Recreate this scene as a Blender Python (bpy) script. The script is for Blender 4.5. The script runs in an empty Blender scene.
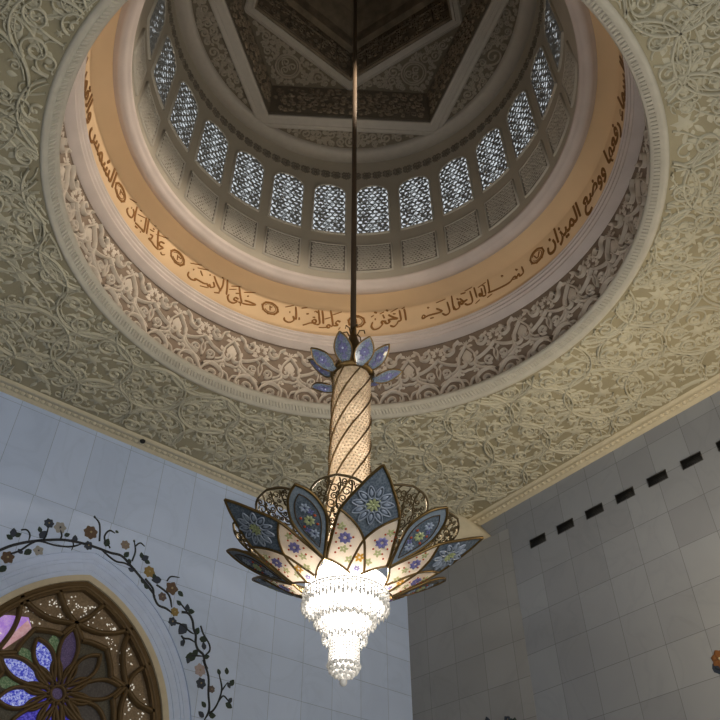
import bpy, bmesh, math, random
import numpy as np
from mathutils import Matrix, Vector, geometry
rng = np.random.default_rng(7); random.seed(7)
sc = bpy.context.scene
COL = sc.collection
rad = math.radians
# ------------------------------------------------------------------ frame of the place
# X runs along the left wall, Y along the right wall, both towards the far corner of the hall
ZC = 23.6                       # ceiling height
WA, WB = 28.3, 29.53            # right wall plane (x) and left wall plane (y)
CX, CY = 10.70, 13.22           # centre of the dome
YAW, PITCH, ROLL, FPX = rad(50.525), rad(42.87), rad(-0.246), 780.0

def cam_axes():
    a = np.array([math.sin(YAW), -math.cos(YAW), 0.0])      # camera lateral
    g = np.array([math.cos(YAW), math.sin(YAW), 0.0])       # camera ground forward
    z = np.array([0, 0, 1.0])
    f = g * math.cos(PITCH) + z * math.sin(PITCH)
    u = -g * math.sin(PITCH) + z * math.cos(PITCH)
    c, s = math.cos(ROLL), math.sin(ROLL)
    return a * c + u * s, u * c - a * s, f
CAMX, CAMU, CAMF = cam_axes()
EYE = np.array([0, 0, 1.6])
def project(P):
    d = np.asarray(P, float) - EYE
    w = d @ CAMF
    w = np.where(w < 0.1, 0.1, w)
    return np.stack([360 + FPX * (d @ CAMX) / w, 360 - FPX * (d @ CAMU) / w], -1)
cam = bpy.data.cameras.new('camera'); cam.sensor_width = 36; cam.lens = 36 * FPX / 720
cam.clip_end = 300
co = bpy.data.objects.new('camera', cam); COL.objects.link(co)
M = Matrix.Identity(4)
for i in range(3):
    M[i][0], M[i][1], M[i][2], M[i][3] = CAMX[i], CAMU[i], -CAMF[i], EYE[i]
co.matrix_world = M
sc.camera = co

# ------------------------------------------------------------------ materials
def mat(name, color, rough=.6, metal=0.0, var=0.0, vscale=3.0, bump=0.0, bscale=20.0, emit=None, estr=0.0, spec=.3, color2=None):
    m = bpy.data.materials.new(name); m.use_nodes = True
    nt = m.node_tree; b = nt.nodes['Principled BSDF']
    b.inputs['Base Color'].default_value = (*color, 1); b.inputs['Roughness'].default_value = rough
    b.inputs['Metallic'].default_value = metal; b.inputs['Specular IOR Level'].default_value = spec
    tc = nt.nodes.new('ShaderNodeTexCoord')
    if var > 0 or color2:
        n = nt.nodes.new('ShaderNodeTexNoise'); n.inputs['Scale'].default_value = vscale; n.inputs['Detail'].default_value = 6
        r = nt.nodes.new('ShaderNodeValToRGB')
        c2 = color2 or tuple(max(0, c * (1 - var)) for c in color)
        c1 = color if color2 else tuple(min(1, c * (1 + var)) for c in color)
        r.color_ramp.elements[0].position = .3; r.color_ramp.elements[1].position = .7
        r.color_ramp.elements[0].color = (*c2, 1); r.color_ramp.elements[1].color = (*c1, 1)
        nt.links.new(tc.outputs['Object'], n.inputs['Vector']); nt.links.new(n.outputs['Fac'], r.inputs['Fac'])
        nt.links.new(r.outputs['Color'], b.inputs['Base Color'])
    if bump > 0:
        n2 = nt.nodes.new('ShaderNodeTexNoise'); n2.inputs['Scale'].default_value = bscale; n2.inputs['Detail'].default_value = 4
        bp = nt.nodes.new('ShaderNodeBump'); bp.inputs['Strength'].default_value = bump; bp.inputs['Distance'].default_value = .05
        nt.links.new(tc.outputs['Object'], n2.inputs['Vector']); nt.links.new(n2.outputs['Fac'], bp.inputs['Height'])
        nt.links.new(bp.outputs['Normal'], b.inputs['Normal'])
    if emit:
        b.inputs['Emission Color'].default_value = (*emit, 1); b.inputs['Emission Strength'].default_value = estr
    return m
def translucent(name, color, tw=.6, rough=.3, var=.0, vscale=8.0, color2=None):
    m = bpy.data.materials.new(name); m.use_nodes = True
    nt = m.node_tree; b = nt.nodes['Principled BSDF']; out = nt.nodes['Material Output']
    b.inputs['Base Color'].default_value = (*color, 1); b.inputs['Roughness'].default_value = rough
    t = nt.nodes.new('ShaderNodeBsdfTranslucent'); t.inputs['Color'].default_value = (*color, 1)
    mx = nt.nodes.new('ShaderNodeMixShader'); mx.inputs['Fac'].default_value = tw
    nt.links.new(b.outputs[0], mx.inputs[1]); nt.links.new(t.outputs[0], mx.inputs[2]); nt.links.new(mx.outputs[0], out.inputs['Surface'])
    if color2:
        tc = nt.nodes.new('ShaderNodeTexCoord')
        n = nt.nodes.new('ShaderNodeTexVoronoi'); n.inputs['Scale'].default_value = vscale
        r = nt.nodes.new('ShaderNodeMix'); r.data_type = 'RGBA'
        r.inputs[6].default_value = (*color, 1); r.inputs[7].default_value = (*color2, 1)
        nt.links.new(tc.outputs['Object'], n.inputs['Vector']); nt.links.new(n.outputs['Distance'], r.inputs[0])
        nt.links.new(r.outputs[2], b.inputs['Base Color']); nt.links.new(r.outputs[2], t.inputs['Color'])
    return m
def emission(name, color, s):
    m = bpy.data.materials.new(name); m.use_nodes = True
    nt = m.node_tree; nt.nodes.remove(nt.nodes['Principled BSDF'])
    e = nt.nodes.new('ShaderNodeEmission'); e.inputs['Color'].default_value = (*color, 1); e.inputs['Strength'].default_value = s
    nt.links.new(e.outputs[0], nt.nodes['Material Output'].inputs['Surface'])
    return m
def marble(name, c1, c2, axis, tall=None, shift=(0, 0)):
    """ashlar of pale marble slabs; axis = which object axis runs along the wall"""
    m = bpy.data.materials.new(name); m.use_nodes = True
    nt = m.node_tree; L = nt.links; b = nt.nodes['Principled BSDF']; b.inputs['Roughness'].default_value = .45
    b.inputs['Specular IOR Level'].default_value = .25
    tc = nt.nodes.new('ShaderNodeTexCoord'); sp = nt.nodes.new('ShaderNodeSeparateXYZ'); L.new(tc.outputs['Object'], sp.inputs[0])
    cb = nt.nodes.new('ShaderNodeCombineXYZ'); L.new(sp.outputs[axis], cb.inputs[0]); L.new(sp.outputs[2], cb.inputs[1])
    def bricks(w, h, ox, oy):
        mp = nt.nodes.new('ShaderNodeMapping'); mp.inputs['Location'].default_value = (ox, oy, 0); L.new(cb.outputs[0], mp.inputs[0])
        br = nt.nodes.new('ShaderNodeTexBrick'); br.offset = 0.0; br.squash = 1.0
        br.inputs['Scale'].default_value = 1; br.inputs['Brick Width'].default_value = w; br.inputs['Row Height'].default_value = h
        br.inputs['Mortar Size'].default_value = .012; br.inputs['Mortar Smooth'].default_value = .3; br.inputs['Bias'].default_value = 0
        br.inputs['Color1'].default_value = (*c1, 1); br.inputs['Color2'].default_value = (*c2, 1)
        br.inputs['Mortar'].default_value = tuple(c * .58 for c in c2) + (1,)
        L.new(mp.outputs[0], br.inputs['Vector']); return br
    br = bricks(1.735, 1.73, shift[0], shift[1]); col = br.outputs['Color']
    if tall:
        b2 = bricks(1.74, 3.9, shift[0], -tall)
        gt = nt.nodes.new('ShaderNodeMath'); gt.operation = 'GREATER_THAN'; gt.inputs[1].default_value = tall; L.new(sp.outputs[2], gt.inputs[0])
        mx = nt.nodes.new('ShaderNodeMix'); mx.data_type = 'RGBA'; L.new(gt.outputs[0], mx.inputs[0]); L.new(col, mx.inputs[6]); L.new(b2.outputs['Color'], mx.inputs[7]); col = mx.outputs[2]
    n = nt.nodes.new('ShaderNodeTexNoise'); n.inputs['Scale'].default_value = .35; n.inputs['Detail'].default_value = 6; n.inputs['Distortion'].default_value = .9
    L.new(tc.outputs['Object'], n.inputs['Vector'])
    r = nt.nodes.new('ShaderNodeValToRGB'); e = r.color_ramp.elements
    e[0].position = .3; e[0].color = (.93, .93, .94, 1); e[1].position = .62; e[1].color = (1, 1, 1, 1)
    v = e.new(.47); v.color = (.97, .97, .97, 1); v2 = e.new(.5); v2.color = (.92, .925, .93, 1); v3 = e.new(.53); v3.color = (.97, .97, .97, 1)
    L.new(n.outputs['Fac'], r.inputs['Fac'])
    mu = nt.nodes.new('ShaderNodeMix'); mu.data_type = 'RGBA'; mu.blend_type = 'MULTIPLY'; mu.inputs[0].default_value = 1
    L.new(col, mu.inputs[6]); L.new(r.outputs['Color'], mu.inputs[7]); L.new(mu.outputs[2], b.inputs['Base Color'])
    return m

# ------------------------------------------------------------------ mesh building
class MB:
    def __init__(s): s.v = []; s.f = []; s.n = 0          # f: list of (faces array (k,m), material index)
    def add(s, v, f, mi=0):
        v = np.asarray(v, float).reshape(-1, 3); f = np.asarray(f, int)
        if len(v) == 0 or len(f) == 0: return
        s.v.append(v); s.f.append((f + s.n, mi)); s.n += len(v)
    def mesh(s, name, mats):
        me = bpy.data.meshes.new(name)
        if s.n == 0: return me
        V = np.concatenate(s.v); me.vertices.add(len(V)); me.vertices.foreach_set('co', V.ravel())
        loops = np.concatenate([f.ravel() for f, _ in s.f]); tot = np.concatenate([np.full(len(f), f.shape[1]) for f, _ in s.f])
        mi = np.concatenate([np.full(len(f), k) for f, k in s.f])
        me.loops.add(len(loops)); me.loops.foreach_set('vertex_index', loops.astype(np.int32))
        me.polygons.add(len(tot)); st = np.concatenate([[0], np.cumsum(tot)[:-1]])
        me.polygons.foreach_set('loop_start', st.astype(np.int32)); me.polygons.foreach_set('material_index', mi.astype(np.int32))
        for m in (mats if isinstance(mats, (list, tuple)) else [mats]): me.materials.append(m)
        me.update(calc_edges=True); me.validate()
        return me
    def obj(s, name, mats, parent=None, smooth=False):
        me = s.mesh(name, mats)
        if smooth: me.polygons.foreach_set('use_smooth', np.ones(len(me.polygons), bool))
        o = bpy.data.objects.new(name, me); COL.objects.link(o)
        if parent: o.parent = parent
        return o
    def box(s, lo, hi, mi=0):
        x0, y0, z0 = lo; x1, y1, z1 = hi
        s.add([(x0, y0, z0), (x1, y0, z0), (x1, y1, z0), (x0, y1, z0), (x0, y0, z1), (x1, y0, z1), (x1, y1, z1), (x0, y1, z1)],
              [(0, 3, 2, 1), (4, 5, 6, 7), (0, 1, 5, 4), (1, 2, 6, 5), (2, 3, 7, 6), (3, 0, 4, 7)], mi)
    def tube(s, P, r, sides=6, closed=False, mi=0, cap=True):
        P = np.asarray(P, float); n = len(P); r = np.broadcast_to(np.asarray(r, float), (n,))
        T = np.gradient(P, axis=0) if not closed else np.roll(P, -1, 0) - np.roll(P, 1, 0)
        T /= np.linalg.norm(T, axis=1)[:, None] + 1e-9
        ref = np.where(np.abs(T[:, 2:3]) < .9, np.array([[0, 0, 1.0]]), np.array([[1.0, 0, 0]]))
        A = np.cross(T, ref); A /= np.linalg.norm(A, axis=1)[:, None] + 1e-9; B = np.cross(T, A)
        th = np.arange(sides) * 2 * math.pi / sides
        V = P[:, None] + r[:, None, None] * (A[:, None] * np.cos(th)[None, :, None] + B[:, None] * np.sin(th)[None, :, None])
        i = np.arange(n if closed else n - 1); j = np.arange(sides); I, J = np.meshgrid(i, j, indexing='ij')
        I2 = (I + 1) % n; J2 = (J + 1) % sides
        F = np.stack([I * sides + J, I * sides + J2, I2 * sides + J2, I2 * sides + J], -1).reshape(-1, 4)
        s.add(V, F, mi)
        if cap and not closed and sides > 2:
            s.add(V[0], [list(range(sides))], mi); s.add(V[-1], [list(range(sides))[::-1]], mi)
    def lathe(s, prof, seg=96, c=(0, 0), a0=0, a1=2 * math.pi, mi=0):
        prof = np.asarray(prof, float); full = abs(a1 - a0 - 2 * math.pi) < 1e-6
        th = np.linspace(a0, a1, seg + 1)[:seg if full else seg + 1]; n = len(th); m = len(prof)
        V = np.stack([c[0] + np.cos(th)[:, None] * prof[None, :, 0], c[1] + np.sin(th)[:, None] * prof[None, :, 0], np.broadcast_to(prof[None, :, 1], (n, m))], -1)
        I, J = np.meshgrid(np.arange(n if full else n - 1), np.arange(m - 1), indexing='ij'); I2 = (I + 1) % n
        F = np.stack([I * m + J, I2 * m + J, I2 * m + J + 1, I * m + J + 1], -1).reshape(-1, 4); s.add(V, F, mi)
    def ribbon(s, uv, w, h, fm, mi=0, lift=0.0, closed=False):
        """raised half-round moulding following a 2D path laid on a surface"""
        uv = np.asarray(uv, float); P, N = fm(uv); n = len(P)
        w = np.broadcast_to(np.asarray(w, float), (n,))[:, None]; h = np.broadcast_to(np.asarray(h, float), (n,))[:, None]
        T = np.gradient(P, axis=0) if not closed else np.roll(P, -1, 0) - np.roll(P, 1, 0)
        S = np.cross(N, T); S /= np.linalg.norm(S, axis=1)[:, None] + 1e-9
        V = np.stack([P - S * w + N * lift, P - S * w * .55 + N * (h + lift), P + S * w * .55 + N * (h + lift), P + S * w + N * lift], 1)
        i = np.arange(n if closed else n - 1); I, J = np.meshgrid(i, np.arange(3), indexing='ij'); I2 = (I + 1) % n
        F = np.stack([I * 4 + J, I2 * 4 + J, I2 * 4 + J + 1, I * 4 + J + 1], -1).reshape(-1, 4); s.add(V, F, mi)
    def stamp(s, tpl, xy, ang, size, fm, mi=0, hs=1.0):
        """lay copies of a small relief template (points x,y,h + faces) on a surface"""
        tp, tf = tpl; xy = np.asarray(xy, float).reshape(-1, 2); m = len(xy)
        if m == 0: return
        ang = np.broadcast_to(np.asarray(ang, float), (m,)); size = np.broadcast_to(np.asarray(size, float), (m,))
        c, q = np.cos(ang)[:, None], np.sin(ang)[:, None]
        x = tp[None, :, 0] * size[:, None]; y = tp[None, :, 1] * size[:, None]
        U = np.stack([xy[:, 0:1] + x * c - y * q, xy[:, 1:2] + x * q + y * c], -1)
        P, N = fm(U.reshape(-1, 2)); hh = (tp[None, :, 2] * size[:, None] * hs).reshape(-1, 1)
        V = P + N * hh; k = len(tp)
        F = (tf[None] + (np.arange(m) * k)[:, None, None]).reshape(-1, tf.shape[1]); s.add(V, F, mi)
    def sheet(s, A, B, N_thick, mi=0):
        """solid sheet between two (n,m,3) point grids"""
        n, m = A.shape[:2]; I, J = np.meshgrid(np.arange(n - 1), np.arange(m - 1), indexing='ij')
        F = np.stack([I * m + J, I * m + J + 1, (I + 1) * m + J + 1, (I + 1) * m + J], -1).reshape(-1, 4)
        s.add(A, F, mi); s.add(B, F[:, ::-1], mi)
        ed = [(i, 0) for i in range(n)] + [(n - 1, j) for j in range(1, m)] + [(i, m - 1) for i in range(n - 2, -1, -1)] + [(0, j) for j in range(m - 2, 0, -1)]
        e = np.array([i * m + j for i, j in ed]); k = len(e); a = A.reshape(-1, 3)[e]; b = B.reshape(-1, 3)[e]
        q = np.arange(k); q2 = (q + 1) % k; s.add(np.concatenate([a, b]), np.stack([q, q2, q2 + k, q + k], -1), mi)

# relief templates (unit length along +x)
def leaf_tpl(w=.32, h=.12):
    xs = np.array([0, .2, .5, .8]); ws = np.array([0, .75, 1, .55]) * w / 1
    L = [(x, a, 0) for x, a in zip(xs, ws)] + [(1, 0, 0)] + [(x, -a, 0) for x, a in zip(xs[::-1], ws[::-1])][:-1]
    R = [(.12, 0, h * .6), (.5, 0, h), (.85, 0, h * .7)]
    P = np.array(L + R, float); n = len(L)                   # 8 outline points + ridge 8,9,10
    F = [(0, 1, 8), (1, 2, 9), (1, 9, 8), (2, 3, 9), (3, 10, 9), (3, 4, 10), (4, 5, 10), (5, 9, 10), (5, 6, 9), (6, 7, 9), (7, 8, 9), (7, 0, 8)]
    return P, np.array(F)
LEAF = leaf_tpl(); DROP = leaf_tpl(.42, .3); THIN = leaf_tpl(.18, .14)
def dome_tpl(k=8, h=.5):
    th = np.arange(k) * 2 * math.pi / k
    P = [(math.cos(t), math.sin(t), 0) for t in th] + [(.6 * math.cos(t), .6 * math.sin(t), h * .8) for t in th] + [(0, 0, h)]
    F = []
    for i in range(k):
        j = (i + 1) % k; F += [(i, j, k + j), (i, k + j, k + i), (k + i, k + j, 2 * k)]
    return np.array(P, float), np.array(F)
BUD = dome_tpl(6, .5); STUD = dome_tpl(8, .7)
def rosette_tpl(k=6, inner=.45, h=.35):
    P = []; F = []
    for i in range(k * 2):
        t = math.pi * i / k; rr = 1 if i % 2 == 0 else inner; P.append((rr * math.cos(t), rr * math.sin(t), 0))
    for i in range(k * 2):
        t = math.pi * i / k; rr = (.6 if i % 2 == 0 else .3); P.append((rr * math.cos(t), rr * math.sin(t), h if i % 2 == 0 else h * .3))
    P.append((0, 0, h * .7)); n = 2 * k
    for i in range(n):
        j = (i + 1) % n; F += [(i, j, n + j), (i, n + j, n + i), (n + i, n + j, 2 * n)]
    return np.array(P, float), np.array(F)
ROSE6 = rosette_tpl(6); ROSE8 = rosette_tpl(8, .5)

def spiral(c, r, turns, a0, sgn=1, n=26, tail=.2):
    t = np.linspace(0, 1, n); rr = r * (1 - (1 - tail) * t); th = a0 + sgn * turns * 2 * math.pi * t
    return np.stack([c[0] + rr * np.cos(th), c[1] + rr * np.sin(th)], -1)
def arc(c, r, a0, a1, n=16):
    t = np.linspace(a0, a1, n); return np.stack([c[0] + r * np.cos(t), c[1] + r * np.sin(t)], -1)
def smooth(P, k=6):
    """Catmull-Rom through the points"""
    P = np.asarray(P, float); Q = np.concatenate([[2 * P[0] - P[1]], P, [2 * P[-1] - P[-2]]]); out = []
    for i in range(1, len(Q) - 2):
        t = np.linspace(0, 1, k, endpoint=False)[:, None]
        out.append(.5 * ((2 * Q[i]) + (-Q[i - 1] + Q[i + 1]) * t + (2 * Q[i - 1] - 5 * Q[i] + 4 * Q[i + 1] - Q[i + 2]) * t ** 2 + (-Q[i - 1] + 3 * Q[i] - 3 * Q[i + 1] + Q[i + 2]) * t ** 3))
    out.append(P[-1:]); return np.concatenate(out)
def flat_down(z):
    def fm(uv):
        uv = np.asarray(uv, float); P = np.column_stack([uv, np.full(len(uv), z)]); return P, np.tile([0, 0, -1.0], (len(uv), 1))
    return fm
def cyl_in(R, zoff=0.0, c=(CX, CY)):
    """u = arc length on the cylinder, v = height above the ceiling plane; normal towards the axis"""
    def fm(uv):
        uv = np.asarray(uv, float); th = uv[:, 0] / R
        N = np.column_stack([-np.cos(th), -np.sin(th), np.zeros(len(th))])
        return np.column_stack([c[0] + R * np.cos(th), c[1] + R * np.sin(th), ZC + zoff + uv[:, 1]]), N
    return fm
def wall_y(y):     # left wall, faces -Y ; u = x, v = z
    def fm(uv):
        uv = np.asarray(uv, float); return np.column_stack([uv[:, 0], np.full(len(uv), y), uv[:, 1]]), np.tile([0, -1.0, 0], (len(uv), 1))
    return fm
def wall_x(x):     # right wall, faces -X ; u = y, v = z
    def fm(uv):
        uv = np.asarray(uv, float); return np.column_stack([np.full(len(uv), x), uv[:, 0], uv[:, 1]]), np.tile([-1.0, 0, 0], (len(uv), 1))
    return fm
def tag(o, label=None, cat=None, group=None, kind=None):
    if label: o['label'] = label
    if cat: o['category'] = cat
    if group: o['group'] = group
    if kind: o['kind'] = kind
    return o
def struct(o, label=None, cat=None):
    return tag(o, label, cat, kind='structure')
def empty(name, loc, parent=None):
    o = bpy.data.objects.new(name, None); COL.objects.link(o); o.location = loc; o.empty_display_size = .3
    if parent: o.parent = parent
    return o

# ------------------------------------------------------------------ light levels
LP_BOWL, LP_SHAFT, STRIP, EXPO = 470, 19, .5, 0.0
W_Y, W_X, W_S = (.86, .83, .78), (.32, .32, .31), .38
FILL_SPOTS = [(205, 900), (218, 1300), (230, 2000), (243, 2600), (255, 3200), (268, 3800), (280, 4200), (293, 4200), (305, 4200), (318, 3400), (330, 2600), (343, 1900), (356, 1400)]
AREAS = [('added side fill', (8, -4.5, 6), (10, 29, 12), 14, 9, 1750, (1.0, .97, .92)), ('added warm fill', (24, 6, 11), (20, 22, 24), 2.5, 2.5, 950, (1.0, .80, .52))]  # both are added fills, for the left wall and the right ceiling

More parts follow.
